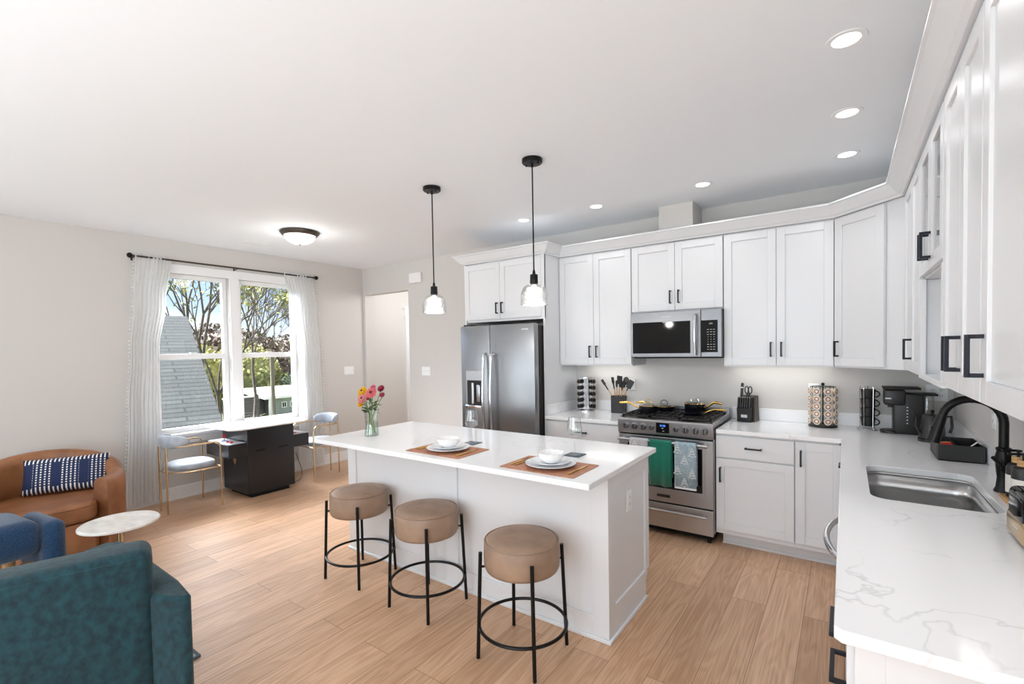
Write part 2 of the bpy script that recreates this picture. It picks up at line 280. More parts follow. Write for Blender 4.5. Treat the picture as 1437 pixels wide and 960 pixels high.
# ------------------------------------------------------------------ mesh helpers
class MB:
    def __init__(s): s.v = []; s.f = []; s.mi = []; s.cur = 0
    def add(s, vs, fs):
        b = len(s.v); s.v += [tuple(v) for v in vs]; s.f += [tuple(i+b for i in f) for f in fs]; s.mi += [s.cur]*len(fs); return s
    def obox(s, O, U, V, Nn, u0, u1, v0, v1, n0, n1):
        O, U, V, Nn = map(Vector, (O, U, V, Nn))
        p = [O+U*a+V*b+Nn*c for c in (n0, n1) for b in (v0, v1) for a in (u0, u1)]
        return s.add(p, [(0, 2, 3, 1), (4, 5, 7, 6), (0, 1, 5, 4), (2, 6, 7, 3), (0, 4, 6, 2), (1, 3, 7, 5)])
    def box(s, x0, x1, y0, y1, z0, z1): return s.obox((0, 0, 0), (1, 0, 0), (0, 1, 0), (0, 0, 1), x0, x1, y0, y1, z0, z1)
    def rbox(s, x0, x1, y0, y1, z0, z1, r=.01, n=3, mtx=None):
        bm = bmesh.new(); bmesh.ops.create_cube(bm, size=1)
        for v in bm.verts: v.co = Vector(((x0+x1)/2+v.co.x*(x1-x0), (y0+y1)/2+v.co.y*(y1-y0), (z0+z1)/2+v.co.z*(z1-z0)))
        bmesh.ops.bevel(bm, geom=bm.edges[:], offset=min(r, .49*min(x1-x0, y1-y0, z1-z0)), segments=n, profile=.5, affect='EDGES')
        bm.verts.index_update(); vs = [v.co.copy() for v in bm.verts]
        if mtx: vs = [mtx @ v for v in vs]
        s.add(vs, [tuple(v.index for v in f.verts) for f in bm.faces]); bm.free(); return s
    def lathe(s, prof, c=(0, 0, 0), seg=32, ax='Z', close=False):
        vs = []; c = Vector(c)
        for r, z in prof:
            for i in range(seg):
                a = 2*PI*i/seg; p = Vector((r*math.cos(a), r*math.sin(a), z))
                if ax == 'X': p = Vector((p.z, p.x, p.y))
                if ax == 'Y': p = Vector((p.x, p.z, p.y))
                vs.append(c+p)
        n = len(prof); fs = []
        for j in range(n-1 if not close else n):
            k = (j+1) % n
            for i in range(seg): i2 = (i+1) % seg; fs.append((j*seg+i, j*seg+i2, k*seg+i2, k*seg+i))
        if not close:
            if prof[0][0] > 1e-4: fs.append(tuple(range(seg))[::-1])
            if prof[-1][0] > 1e-4: fs.append(tuple((n-1)*seg+i for i in range(seg)))
        return s.add(vs, fs)
    def cyl(s, c, r, h, ax='Z', seg=24, r2=None): return s.lathe([(r, 0), (r if r2 is None else r2, h)], c, seg, ax)
    def tube(s, pts, r, seg=10, closed=False):
        pts = [Vector(p) for p in pts]; n = len(pts); rs = r if isinstance(r, (list, tuple)) else [r]*n; vs = []; up = None
        for i, p in enumerate(pts):
            a = pts[(i-1) % n] if (closed or i > 0) else p; b = pts[(i+1) % n] if (closed or i < n-1) else p
            t = (b-a).normalized()
            if up is None: up = Vector((0, 0, 1)) if abs(t.z) < .9 else Vector((1, 0, 0))
            sd = t.cross(up).normalized(); up = sd.cross(t).normalized()
            for k in range(seg): an = 2*PI*k/seg; vs.append(p+(sd*math.cos(an)+up*math.sin(an))*rs[i])
        fs = []
        for i in range(n if closed else n-1):
            j = (i+1) % n
            for k in range(seg): k2 = (k+1) % seg; fs.append((i*seg+k, i*seg+k2, j*seg+k2, j*seg+k))
        if not closed: fs += [tuple(range(seg))[::-1], tuple((n-1)*seg+k for k in range(seg))]
        return s.add(vs, fs)
    def sphere(s, c, r, seg=16, rings=10, sc=(1, 1, 1)):
        vs = []; fs = []
        for j in range(rings+1):
            t = PI*j/rings
            for i in range(seg): a = 2*PI*i/seg; vs.append(Vector(c)+Vector((r*sc[0]*math.sin(t)*math.cos(a), r*sc[1]*math.sin(t)*math.sin(a), r*sc[2]*math.cos(t))))
        for j in range(rings):
            for i in range(seg): i2 = (i+1) % seg; fs.append((j*seg+i, (j+1)*seg+i, (j+1)*seg+i2, j*seg+i2))
        return s.add(vs, fs)
    def prism(s, pts, z0, z1, mtx=None):
        n = len(pts); vs = [Vector((x, y, z0)) for x, y in pts]+[Vector((x, y, z1)) for x, y in pts]
        if mtx: vs = [mtx @ v for v in vs]
        return s.add(vs, [tuple(range(n))[::-1], tuple(range(n, 2*n))]+[(i, (i+1) % n, n+(i+1) % n, n+i) for i in range(n)])
    def sweep(s, prof, path, outs):   # prof: (offset outward, z); path: xy; outs: outward mitre vectors
        n = len(prof); vs = []
        for (x, y), (ox, oy) in zip(path, outs):
            for o, z in prof: vs.append((x+ox*o, y+oy*o, z))
        fs = []
        for i in range(len(path)-1):
            for k in range(n): k2 = (k+1) % n; fs.append((i*n+k, i*n+k2, (i+1)*n+k2, (i+1)*n+k))
        fs += [tuple(range(n))[::-1], tuple((len(path)-1)*n+k for k in range(n))]
        return s.add(vs, fs)

def holed(outer, holes, z0, z1):
    bm = bmesh.new(); es = []
    for loop in [outer]+holes:
        vs = [bm.verts.new((x, y, z1)) for x, y in loop]; es += [bm.edges.new((vs[i], vs[(i+1) % len(vs)])) for i in range(len(vs))]
    bmesh.ops.triangle_fill(bm, use_beauty=True, use_dissolve=False, edges=es)
    for f in bm.faces:
        if f.normal.z < 0: f.normal_flip()
    r = bmesh.ops.extrude_face_region(bm, geom=bm.faces[:])
    for v in [g for g in r['geom'] if isinstance(g, bmesh.types.BMVert)]: v.co.z = z0
    bmesh.ops.recalc_face_normals(bm, faces=bm.faces[:]); bm.verts.index_update(); mb = MB()
    mb.add([v.co.copy() for v in bm.verts], [tuple(v.index for v in f.verts) for f in bm.faces]); bm.free(); return mb
def rrect(x0, x1, y0, y1, r, n=6):
    p = []
    for cx, cy, a in ((x1-r, y1-r, 0), (x0+r, y1-r, 90), (x0+r, y0+r, 180), (x1-r, y0+r, 270)):
        for k in range(n+1): t = math.radians(a+90*k/n); p.append((cx+r*math.cos(t), cy+r*math.sin(t)))
    return p

ORG = {}
def thing(name, label, cat, loc=(0, 0, 0), rz=0, group=None):
    o = bpy.data.objects.new(name, None); o.empty_display_size = .1; COL.objects.link(o); o.location = loc; o.rotation_euler = (0, 0, rz)
    o['label'] = label; o['category'] = cat
    if group: o['group'] = group
    ORG[o.name] = Vector((0, 0, 0)); return o
def wthing(name, label, cat, loc, group=None):     # parts are given in world coordinates
    o = thing(name, label, cat, loc, 0, group); ORG[o.name] = Vector(loc); return o
def part(name, mb, m, parent=None, label=None, bev=0, smooth=32, kind=None):
    me = bpy.data.meshes.new(name); org = ORG.get(parent.name, Vector((0, 0, 0))) if parent else Vector((0, 0, 0))
    me.from_pydata([Vector(v)-org for v in mb.v], [], mb.f)
    ms = m if isinstance(m, (list, tuple)) else [m]
    for q in ms: me.materials.append(M[q] if isinstance(q, str) else q)
    for p, i in zip(me.polygons, mb.mi): p.material_index = i; p.use_smooth = bool(smooth)
    bm = bmesh.new(); bm.from_mesh(me); bmesh.ops.recalc_face_normals(bm, faces=bm.faces[:]); bm.to_mesh(me); bm.free()
    if smooth: me.set_sharp_from_angle(angle=math.radians(smooth))
    o = bpy.data.objects.new(name, me); COL.objects.link(o)
    if parent: o.parent = parent; ORG[o.name] = org
    if label: o['label'] = label
    if kind: o['kind'] = kind
    if bev:
        b = o.modifiers.new('bevel', 'BEVEL'); b.width = bev; b.segments = 2; b.limit_method = 'ANGLE'; b.angle_limit = math.radians(40)
    return o
def solo(name, mb, m, label, cat, loc=(0, 0, 0), group=None, **k):   # a thing that is one mesh, in world coordinates
    org = Vector(loc); mb.v = [tuple(Vector(v)-org) for v in mb.v]
    o = part(name, mb, m, **k); o.location = loc; o['label'] = label; o['category'] = cat; ORG[o.name] = org
    if group: o['group'] = group
    return o
def struct(name, mb, m, parent=None, **k):
    o = part(name, mb, m, parent, **k); o['kind'] = 'structure'; return o
def dup(root, loc, rz=None, label=None, group=None):
    r = root.copy(); COL.objects.link(r); r.location = loc
    if rz is not None: r.rotation_euler = (0, 0, rz)
    if label: r['label'] = label
    if group: r['group'] = group
    def kids(src, dst):
        for ch in list(src.children):
            c = ch.copy(); COL.objects.link(c); c.parent = dst; kids(ch, c)
    kids(root, r); return r

# ------------------------------------------------------------------ room shell
XL, YB, XR, ZC, YF = -5.85, 4.46, .62, 2.765, -3.5
struct('floor', MB().box(XL-.2, XR+.2, YF-.2, 6.6, -.1, 0), 'floor')
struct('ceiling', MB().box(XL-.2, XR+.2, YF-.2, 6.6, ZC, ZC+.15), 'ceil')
w1 = (1.87, 2.595, .70, 2.42); w2 = (2.71, 3.435, .70, 2.42)
wl = MB()
for y0, y1, z0, z1 in ((YF-.2, w1[0], 0, ZC), (w1[1], w2[0], 0, ZC), (w2[1], 6.6, 0, ZC), (w1[0], w1[1], 0, w1[2]), (w2[0], w2[1], 0, w2[2]), (w1[0], w1[1], w1[3], ZC), (w2[0], w2[1], w2[3], ZC)):
    wl.box(XL-.2, XL, y0, y1, z0, z1)
struct('wall_left', wl, 'wall')
wb = MB().box(XL, -5.80, YB, YB+.12, 0, ZC).box(-4.87, XR+.2, YB, YB+.12, 0, ZC).box(-5.80, -4.87, YB, YB+.12, 2.375, ZC)
struct('wall_back', wb, 'wall')
struct('wall_right', MB().box(XR, XR+.2, YF-.2, YB, 0, ZC), 'wall')
wf = MB().box(XL, -5.75, YF-.2, YF, 0, ZC).box(-4.45, -2.35, YF-.2, YF, 0, ZC).box(-.05, XR, YF-.2, YF, 0, ZC)
for a, b in ((-5.75, -4.45), (-2.35, -.05)): wf.box(a, b, YF-.2, YF, 0, .25).box(a, b, YF-.2, YF, 2.45, ZC)
struct('wall_front', wf, 'wall')
struct('wall_hall', MB().box(XL, -3.2, 5.75, 5.9, 0, ZC).box(-3.35, -3.2, YB+.12, 5.75, 0, ZC), 'wall')
tb = MB().box(-6.02+.17, -5.84+.17, 5.62, 5.75, 0, 2.12).box(-5.86, -5.66, 5.60, 5.75, 2.12, 2.15).box(-5.84, -5.68, 5.63, 5.75, 2.15, 2.24).box(-5.86, -5.66, 5.60, 5.75, 2.24, 2.27)
tb = MB()
tb.box(-5.12, -5.04, YB+.12, 4.72, 0, 2.05); tb.box(-5.15, -5.02, YB+.12, 4.74, 2.05, 2.07).box(-5.13, -5.03, YB+.13, 4.72, 2.07, 2.20).box(-5.15, -5.02, YB+.12, 4.74, 2.20, 2.22)
def windows(n, w):
    y0, y1, z0, z1 = w; xg = XL-.08
    f = MB()
    t = .045
    zm0, zm1 = 1.495, 1.555
    f.box(xg-.04, xg+.02, y0, y0+t, z0, z1).box(xg-.04, xg+.02, y1-t, y1, z0, z1).box(xg-.04, xg+.02, y0+t, y1-t, z1-t, z1).box(xg-.04, xg+.02, y0+t, y1-t, z0, z0+.05)
    f.box(xg-.035, xg+.03, y0+t, y1-t, zm0, zm1)
    o = struct('window_%d' % n, f, 'trim', bev=.003)
    p = struct('pane', MB().box(xg-.012, xg-.006, y0+t, y1-t, z0+.05, zm0).box(xg-.022, xg-.016, y0+t, y1-t, zm1, z1-t), 'pane', o)
    lk = part('sash_lock', MB().box(xg+.0, xg+.045, (y0+y1)/2-.03, (y0+y1)/2+.03, zm1, zm1+.012), 'whitep', o)
windows(1, w1); windows(2, w2)
def fill_frame(n, x, s, y0, y1, z0, z1):
    f = MB()
    for a, b, c, d in ((y0-.08, y0, z0-.08, z1+.08), (y1, y1+.08, z0-.08, z1+.08), (y0, y1, z1, z1+.08), (y0, y1, z0-.08, z0)): f.box(min(x, x+s*.085), max(x, x+s*.085), a, b, c, d)
    struct('window_%d' % n, f, 'trim')  # frame only, added around a side fill lamp; solid wall behind
fill_frame(3, XL, 1, -2.56, -.64, .54, 2.36); fill_frame(4, XR, -1, -2.76, -1.04, .59, 2.21)
cs = MB().box(XL, XL+.02, w1[0]-.10, w1[0]-.001, .701, 2.51).box(XL, XL+.02, w1[1]+.005, w2[0]-.005, .70, 2.419).box(XL, XL+.02, w2[1]+.001, w2[1]+.10, .701, 2.51)
cs.box(XL, XL+.02, w1[0], w2[1], 2.42, 2.51).box(XL-.03, XL+.055, w1[0]-.13, w2[1]+.13, .672, .70).box(XL, XL+.018, w1[0]-.10, w2[1]+.10, .585, .672)
struct('trim_1', cs, 'trim', bev=.002)
bl = MB()
for a, b in ((YF, 6.6),):
    bl.box(XL, XL+.015, a, YB, 0, .135).box(XL, XL+.028, a, YB, 0, .022)
struct('baseboard_left', bl, 'trim', bev=.002)
struct('baseboard_back', MB().box(-4.87, -3.31, YB-.015, YB, 0, .135).box(-4.87, -3.31, YB-.028, YB, 0, .022), 'trim', bev=.002)
struct('baseboard_hall', MB().box(XL+.03, -3.36, 5.735, 5.75, 0, .135), 'trim', bev=.002)
struct('trim_2', MB().box(XL, XL+.035, 5.27, 5.37, 0, 2.08).box(XL, XL+.06, 5.24, 5.40, 2.08, 2.11).box(XL, XL+.04, 5.26, 5.38, 2.11, 2.23).box(XL, XL+.065, 5.23, 5.41, 2.23, 2.26), 'trim', bev=.002)
struct('trim_3', MB().box(-1.335, -1.05, 4.15, YB, 2.50, ZC-.001), 'wall')
light('hall_light', 'POINT', (-4.6, 5.1, 2.45), 24, size=.15)

# ------------------------------------------------------------------ cabinets
def shaker(mb, O, Uv, Nn, w, h, rail=.058, t=.02, inset=.009, bottom=None, glass=False):
    V = (0, 0, 1); bt = bottom or rail
    mb.obox(O, Uv, V, Nn, 0, rail, 0, h, 0, t).obox(O, Uv, V, Nn, w-rail, w, 0, h, 0, t)
    mb.obox(O, Uv, V, Nn, rail, w-rail, h-rail, h, 0, t).obox(O, Uv, V, Nn, rail, w-rail, 0, bt, 0, t)
    if not glass: mb.obox(O, Uv, V, Nn, rail, w-rail, bt, h-rail, 0, t-inset)
    return mb
def pull(parent, P, axis, Nn, ln=.112):
    a = Vector(axis); n = Vector(Nn); s = a.cross(n); mb = MB(); w = .0055
    mb.obox(P, a, s, n, -ln/2, ln/2, -w, w, .026, .037)
    for q in (-1, 1): mb.obox(P, a, s, n, q*(ln/2-.0055)-.0055, q*(ln/2-.0055)+.0055, -w, w, 0, .03)
    return part('handle', mb, 'pull', parent, bev=.001)
def door(parent, O, Uv, Nn, w, h, hnd=None, glass=False, name='door', flat=False, label=None):
    g = .0015; O2 = Vector(O)+Vector(Uv)*g; mb = MB()
    if flat: mb.obox(O2, Uv, (0, 0, 1), Nn, 0, w-2*g, 0, h, 0, .02)
    else: shaker(mb, O2, Uv, Nn, w-2*g, h, glass=glass)
    d = part(name, mb, 'cab', parent, bev=.0015, label=label)
    if glass: part('glass_pane', MB().obox(O2, Uv, (0, 0, 1), Nn, .058, w-2*g-.058, .058, h-.058, .008, .012), 'cabglass', d)
    if hnd:
        u, v, ax = hnd; P = Vector(O)+Vector(Uv)*u+Vector((0, 0, v))+Vector(Nn)*.02
        pull(d, P, (0, 0, 1) if ax == 'v' else Uv, Nn)
    return d
X, Y_, Z = (1, 0, 0), (0, 1, 0), (0, 0, 1); NY = (0, -1, 0); NX = (-1, 0, 0)
ZU0, ZU1 = 1.375, 2.44       # wall cabinet bottom and top
def upper(x0, x1, z0, yf, label, splits, hz, name='wall_cabinet', ybk=None):
    t = wthing(name, label, 'cabinet', ((x0+x1)/2, (yf+YB)/2, z0), 'white wall cabinets')
    part('body', MB().box(x0+.0015, x1-.0015, yf+.022, YB-.003, z0, ZU1), 'cab', t)
    z = z0+.012; h = 2.428-z
    n = len(splits)-1
    for i in range(n):
        a, b = splits[i], splits[i+1]; u = (b-a)-.035 if (n == 2 and i == 0) or (n == 1) else .035
        door(t, (a, yf+.02, z), X, NY, b-a, h, (u, hz-z, 'v'))
    return t
upper(-2.318, -1.576, ZU0, 4.105, 'double door white wall cabinet between the fridge panel and the microwave', (-2.316, -1.95, -1.578), 1.508)
upper(-1.574, -.806, 1.845, 4.105, 'short white wall cabinet directly above the microwave', (-1.572, -1.19, -.808), 1.968)
upper(-.804, -.066, ZU0, 4.105, 'double door white wall cabinet right of the microwave', (-.802, -.431, -.068), 1.51)
# diagonal corner cabinet
t = wthing('corner_wall_cabinet', 'white diagonal corner wall cabinet above the coffee pods and mugs', 'cabinet', (.3, 4.2, ZU0), 'white wall cabinets')
XF = .29
s_ = .354; P0 = Vector((-.064, 4.105)); P1 = Vector((XF, 4.105-s_))
part('body', MB().prism([(-.062, YB), (-.062, 4.125), (-.045, 4.115), (XF+.012, 3.765), (XF+.02, 3.752), (XR, 3.752), (XR, YB)], ZU0, ZU1), 'cab', t)
dg = Vector((1, -1, 0)).normalized(); dn = Vector((-1, -1, 0)).normalized()
O = Vector((-.062, 4.122, ZU0+.012))+dg*.012-dn*.002
door(t, O, dg, dn, .375, 2.428-ZU0-.012, (.035, 1.508-ZU0-.012, 'v'))
# right wall cabinets
def rupper(y0, y1, z0, label, splits, hz, glass=False, hside=None):
    t = wthing('wall_cabinet', label, 'cabinet', (.45, (y0+y1)/2, z0), 'white wall cabinets')
    if glass:
        b = MB().box(XF+.022, XR, y0+.001, y0+.018, z0, ZU1).box(XF+.022, XR, y1-.018, y1-.001, z0, ZU1).box(XF+.022, XR, y0+.018, y1-.018, z0, z0+.018).box(XF+.022, XR, y0+.018, y1-.018, ZU1-.018, ZU1).box(XR-.012, XR, y0+.018, y1-.018, z0+.018, ZU1-.018)
        b.box(XF+.022, XF+.04, y0+.018, y0+.04, z0+.018, ZU1-.018).box(XF+.022, XF+.04, y1-.04, y1-.018, z0+.018, ZU1-.018)
        part('body', b, 'cab', t)
        part('shelf', MB().box(XF+.05, XR-.012, y0+.018, y1-.018, 2.14, 2.158), 'cabin', t)
    else: part('body', MB().box(XF+.022, XR-.003, y0+.001, y1-.001, z0, ZU1), 'cab', t)
    z = z0+.012; n = len(splits)-1
    for i in range(n):
        a, b = splits[i], splits[i+1]     # ascending y; U along -Y from b
        w = b-a; hs = hside[i]
        door(t, (XF+.02, b, z), (0, -1, 0), NX, w, 2.428-z, ((.03 if hs == 'far' else w-.03), hz-z, 'v') if hs else None, glass)
    return t
rupper(3.005, 3.75, ZU0, 'white double door wall cabinet between the corner cabinet and the open niche', (3.007, 3.345, 3.70), 1.51, hside=('far', None))
rupper(2.345, 3.003, 1.845, 'glass fronted white wall cabinet above the open niche', (2.347, 2.668, 3.001), 1.955, True, ('far', 'near'))
rupper(1.725, 2.343, ZU0, 'white double door wall cabinet just right of the open niche', (1.73, 2.022, 2.325), 1.51, hside=('far', 'near'))
rupper(1.10, 1.723, ZU0, 'white wall cabinet nearest the camera, cut off by the right frame edge', (1.14, 1.718), 1.51, hside=('far',))
n = wthing('open_niche', 'open white microwave niche below the glass fronted cabinet', 'shelf', (.45, 2.67, ZU0))
part('frame', MB().box(XF+.022, XR, 2.985, 3.003, ZU0, 1.843).box(XF+.022, XR, 2.345, 2.363, ZU0, 1.843).box(XF+.022, XR, 2.363, 2.985, ZU0, ZU0+.02).box(XR-.012, XR, 2.363, 2.985, ZU0+.02, 1.843), 'cab', n, bev=.001)
part('face_frame', MB().box(XF+.001, XF+.022, 2.955, 3.003, ZU0, 1.843).box(XF+.001, XF+.022, 2.345, 2.37, ZU0, 1.843).box(XF+.001, XF+.022, 2.37, 2.955, ZU0, ZU0+.024), 'cab', n, bev=.001)
# under-cabinet led strip and valance on the near run
solo('led_strip', MB().box(XF+.05, XF+.075, 1.15, 2.30, 1.365, 1.374), 'led', 'glowing white LED strip under the near right wall cabinets', 'light', (XF+.06, 1.7, 1.365))
light('strip_glow', 'AREA', (XF+.1, 1.72, 1.355), .25, (0, 0, 0), .04, 1.1)
for xa, xb, lb in ((-2.16, -1.64, 'added unseen fill light strip under the wall cabinet left of the microwave'), (-.77, -.10, 'added unseen fill light strip under the wall cabinet right of the microwave')):
    solo('led_strip', MB().box(xa, xb, 4.385, 4.405, 1.367, 1.3745), 'led', lb, 'light', ((xa+xb)/2, 4.395, 1.367))  # strips and their lamps are added, out of sight, to brighten the backsplash
    light('strip_glow', 'AREA', ((xa+xb)/2, 4.30, 1.364), .6, (0, 0, 0), xb-xa, .03)
# crown moulding, one run
prof = [(0, 2.44), (.012, 2.44), (.018, 2.452), (.03, 2.458), (.06, 2.49), (.078, 2.515), (.09, 2.518), (.09, 2.53), (0, 2.53)]
path = [(-3.315, YB), (-3.315, 3.83), (-2.318, 3.83), (-2.318, 4.105), (-.064, 4.105), (XF, 3.751), (XF, 1.10)]
k = math.tan(math.radians(22.5))
outs = [(-1, 0), (-1, -1), (1, -1), (1, -1), (-k, -1), (-1, -k), (-1, 0)]
# inner cabinet corner beside fridge: offsets on both faces
cr = MB().sweep(prof, path, outs)
part_c = solo('crown_moulding', cr, 'cab', 'white crown moulding running along the tops of all wall cabinets', 'moulding', (-1, 4, 2.44), smooth=20)
# fridge enclosure
t = wthing('fridge_cabinet', 'tall white surround and double door cabinet built around the fridge', 'cabinet', (-2.82, 4.1, 0))
part('side_panel', MB().box(-2.34, -2.32, 3.832, YB-.003, 0, ZU1), 'cab', t, bev=.001)
part('side_panel', MB().box(-3.313, -3.293, 3.832, YB-.003, 0, ZU1), 'cab', t, bev=.001)
part('body', MB().box(-3.293, -2.34, 3.852, YB-.003, 1.83, ZU1), 'cab', t)
door(t, (-3.312, 3.85, 1.855), X, NY, .465, .573, (.435, .107, 'v')); door(t, (-2.847, 3.85, 1.855), X, NY, .487, .573, (.035, .107, 'v'))
part('filler_strip', MB().box(-2.359, -2.32, 3.831, 3.85, 1.83, ZU1), 'cab', t)
# base cabinets, back run
YBF = 3.825
def base(x0, x1, label, name='base_cabinet'):
    t = wthing(name, label, 'cabinet', ((x0+x1)/2, 4.15, 0), 'white base cabinets')
    part('body', MB().box(x0, x1, YBF+.021, YB-.003, .105, .879), 'cab', t)
    part('toe_kick', MB().box(x0+.03 if -1 < x0 < -.5 else x0, x1, 3.945, 3.96, 0, .104).box(x0+.03 if -1 < x0 < -.5 else x0, x1, 3.93, 3.944, 0, .02), 'cab', t)
    return t
t = base(-.811, -.289, 'white base cabinet with a drawer over one door, just right of the range')
door(t, (-.809, YBF+.02, .143), X, NY, .518, .545, (.035, .424, 'v')); door(t, (-.809, YBF+.02, .698), X, NY, .518, .165, (.26, .085, 'h'), name='drawer', flat=True)
t = base(-.288, -.03, 'narrow white base cabinet in the corner beside the dishwasher run')
door(t, (-.286, YBF+.02, .143), X, NY, .28, .72, (.035, .608, 'v'))
t = base(-2.318, -1.585, 'white base cabinet between the fridge and the range')
door(t, (-2.316, YBF+.02, .143), X, NY, .365, .545, (.33, .46, 'v')); door(t, (-1.951, YBF+.02, .143), X, NY, .365, .545, (.035, .46, 'v'))
door(t, (-2.316, YBF+.02, .698), X, NY, .73, .165, (.365, .085, 'h'), name='drawer', flat=True)
# base cabinets, right run (fronts face -X)
XB = .004
def rbase(y0, y1, label, fn):
    t = wthing('base_cabinet', label, 'cabinet', (.35, (y0+y1)/2, 0), 'white base cabinets')
    part('body', MB().box(XB+.021, XR-.003, y0+.001, y1-.001, .105, .879), 'cab', t); part('toe_kick', MB().box(XB+.10, XB+.115, y0, y1, 0, .104), 'cab', t); fn(t); return t
D = (0, -1, 0)
def f1(t): door(t, (XB+.02, YBF-.04, .143), D, NX, .68, .72, (.28, .655, 'h'))
rbase(3.10, 3.80, 'white base cabinet in the right run beside the inside corner', f1)
def f2(t):
    door(t, (XB+.02, 3.09, .143), D, NX, .27, .72, None); door(t, (XB+.02, 2.82, .143), D, NX, .27, .72, None)
t = wthing('base_cabinet', 'white sink base cabinet below the stainless sink', 'cabinet', (.35, 2.8, 0), 'white base cabinets')
part('body', MB().box(XB+.021, XR, 2.545, 3.099, .105, .60).box(XB+.021, .07, 2.545, 3.099, .60, .879), 'cab', t); f2(t)
def f3(t):
    for z0, h, pz in ((.743, .120, .80), (.445, .294, .68), (.143, .298, .40)):
        d = door(t, (XB+.02, 1.718, z0), D, NX, .39, h, None, name='drawer', flat=(h < .2)); pull(d, Vector((XB, 1.515, pz)), (0, 1, 0), NX, .15)
    door(t, (XB+.02, 1.915, .143), D, NX, .193, .72, None)
rbase(1.325, 1.915, 'white drawer base cabinet at the peninsula end with black pulls facing the aisle', f3)
ep = wthing('end_panel', 'white framed end panel closing the near end of the right counter', 'panel', (.33, 1.31, 0))
em = MB().box(XB+.015, XR, 1.303, 1.324, 0, .879).box(XB+.015, XB+.07, 1.29, 1.303, 0, .879).box(XB+.07, XR, 1.29, 1.303, .80, .879).box(XB+.07, XR, 1.29, 1.303, 0, .16)
part('panel', em, 'cab', ep, bev=.001)
# dishwasher
t = wthing('dishwasher', 'built-in dishwasher with a bowed steel handle under the right counter', 'dishwasher', (.3, 2.23, 0))
part('body', MB().box(XB+.03, XR-.05, 1.93, 2.41, .1, .872), 'gap', t); part('door', MB().rbox(XB-.002, XB+.028, 1.932, 2.528, .12, .868, .006, 2), 'steel', t)
hp = [(XB-.002-.062*math.sin(PI*i/16)**.6, 1.985+.49*i/16, .79) for i in range(17)]
part('handle', MB().tube(hp, .012, 12), 'chrome', t)

# ------------------------------------------------------------------ countertops and sink
ZT = .91
out_ = [(-.802, YB), (-.802, 3.80), (-.02, 3.80), (-.02, 1.275), (-.005, 1.26), (XR, 1.26), (XR, YB)]
SX0, SX1, SY0, SY1 = .088, .49, 2.43, 3.075
ct = solo('countertop', holed(out_, [rrect(SX0, SX1, SY0, SY1, .065)], ZT-.03, ZT), 'quartz', 'white veined quartz L shaped countertop along the right wall holding the sink', 'countertop', (.3, 3, ZT-.03), smooth=0, bev=.003)
part('backsplash', MB().box(-.80, XR-.02, YB-.02, YB, ZT+.001, ZT+.10).box(XR-.02, XR, 1.26, YB, ZT+.001, ZT+.10), 'quartz', ct, bev=.002)
ct2 = solo('countertop', MB().box(-2.318, -1.588, 3.80, YB, ZT-.03, ZT), 'quartz', 'short white quartz countertop between the fridge and the range', 'countertop', (-1.95, 4.1, ZT-.03), smooth=0, bev=.003)
part('backsplash', MB().box(-2.318, -1.588, YB-.02, YB, ZT+.001, ZT+.10).box(-2.318, -2.30, 3.83, YB-.02, ZT+.001, ZT+.10), 'quartz', ct2, bev=.002)
sb = MB(); loops = []
for ins, z, r in ((-.012, ZT-.0315, .07), (-.002, ZT-.0315, .065), (-.002, ZT-.045, .065), (.004, .74, .065), (.012, .712, .062), (.035, .70, .05), (.10, .698, .04)):
    loops.append([(x, y, z) for x, y in rrect(SX0+ins, SX1-ins, SY0+ins, SY1-ins, r)])
for a, b in zip(loops[:-1], loops[1:]):
    n_ = len(a); sb.add(a+b, [(i, (i+1) % n_, n_+(i+1) % n_, n_+i) for i in range(n_)])
sb.add(loops[-1], [tuple(range(len(loops[-1])))])
sk = solo('kitchen_sink', sb, 'sinkst', 'undermount stainless steel sink in the right counter', 'sink', (.29, 2.75, .70)); sk.modifiers.new('s', 'SOLIDIFY').thickness = -.002
part('drain', MB().lathe([(.045, .699), (.045, .702), (.03, .703), (.028, .699)], (.29, 2.75, 0), 24), 'chrome', sk)
# faucet
fx, fy = .545, 2.80
t = wthing('kitchen_faucet', 'matte black gooseneck faucet arching over the sink', 'faucet', (fx, fy, ZT))
part('base', MB().lathe([(.030, ZT), (.030, ZT+.006), (.024, ZT+.02), (.020, ZT+.06), (.025, ZT+.11), (.027, ZT+.15), (.022, ZT+.172), (.025, ZT+.178), (.025, ZT+.186), (.0175, ZT+.19)], (fx, fy, 0), 24), 'black', t)
arc = [(fx, fy, ZT+.185), (fx, fy, ZT+.29)]
for i in range(1, 13): a = PI*.93*i/12; arc.append((fx-.098+.098*math.cos(a), fy, ZT+.29+.098*math.sin(a)))
part('spout', MB().tube(arc, .0165, 16), 'black', t)
ex, ez = arc[-1][0], arc[-1][2]
part('spray_head', MB().tube([(ex, fy, ez), (ex-.012, fy, ez-.05), (ex-.03, fy, ez-.12)], [.018, .021, .025], 16), 'black', t)
part('spray_button', MB().rbox(ex-.044, ex-.034, fy-.006, fy+.006, ez-.09, ez-.05, .002, 2), 'blackp', t)
part('lever', MB().tube([(fx-.005, fy-.03, ZT+.11), (fx-.045, fy-.075, ZT+.155)], .008, 10).cyl((fx, fy-.035, ZT+.10), .014, .03, 'Y'), 'black', t)

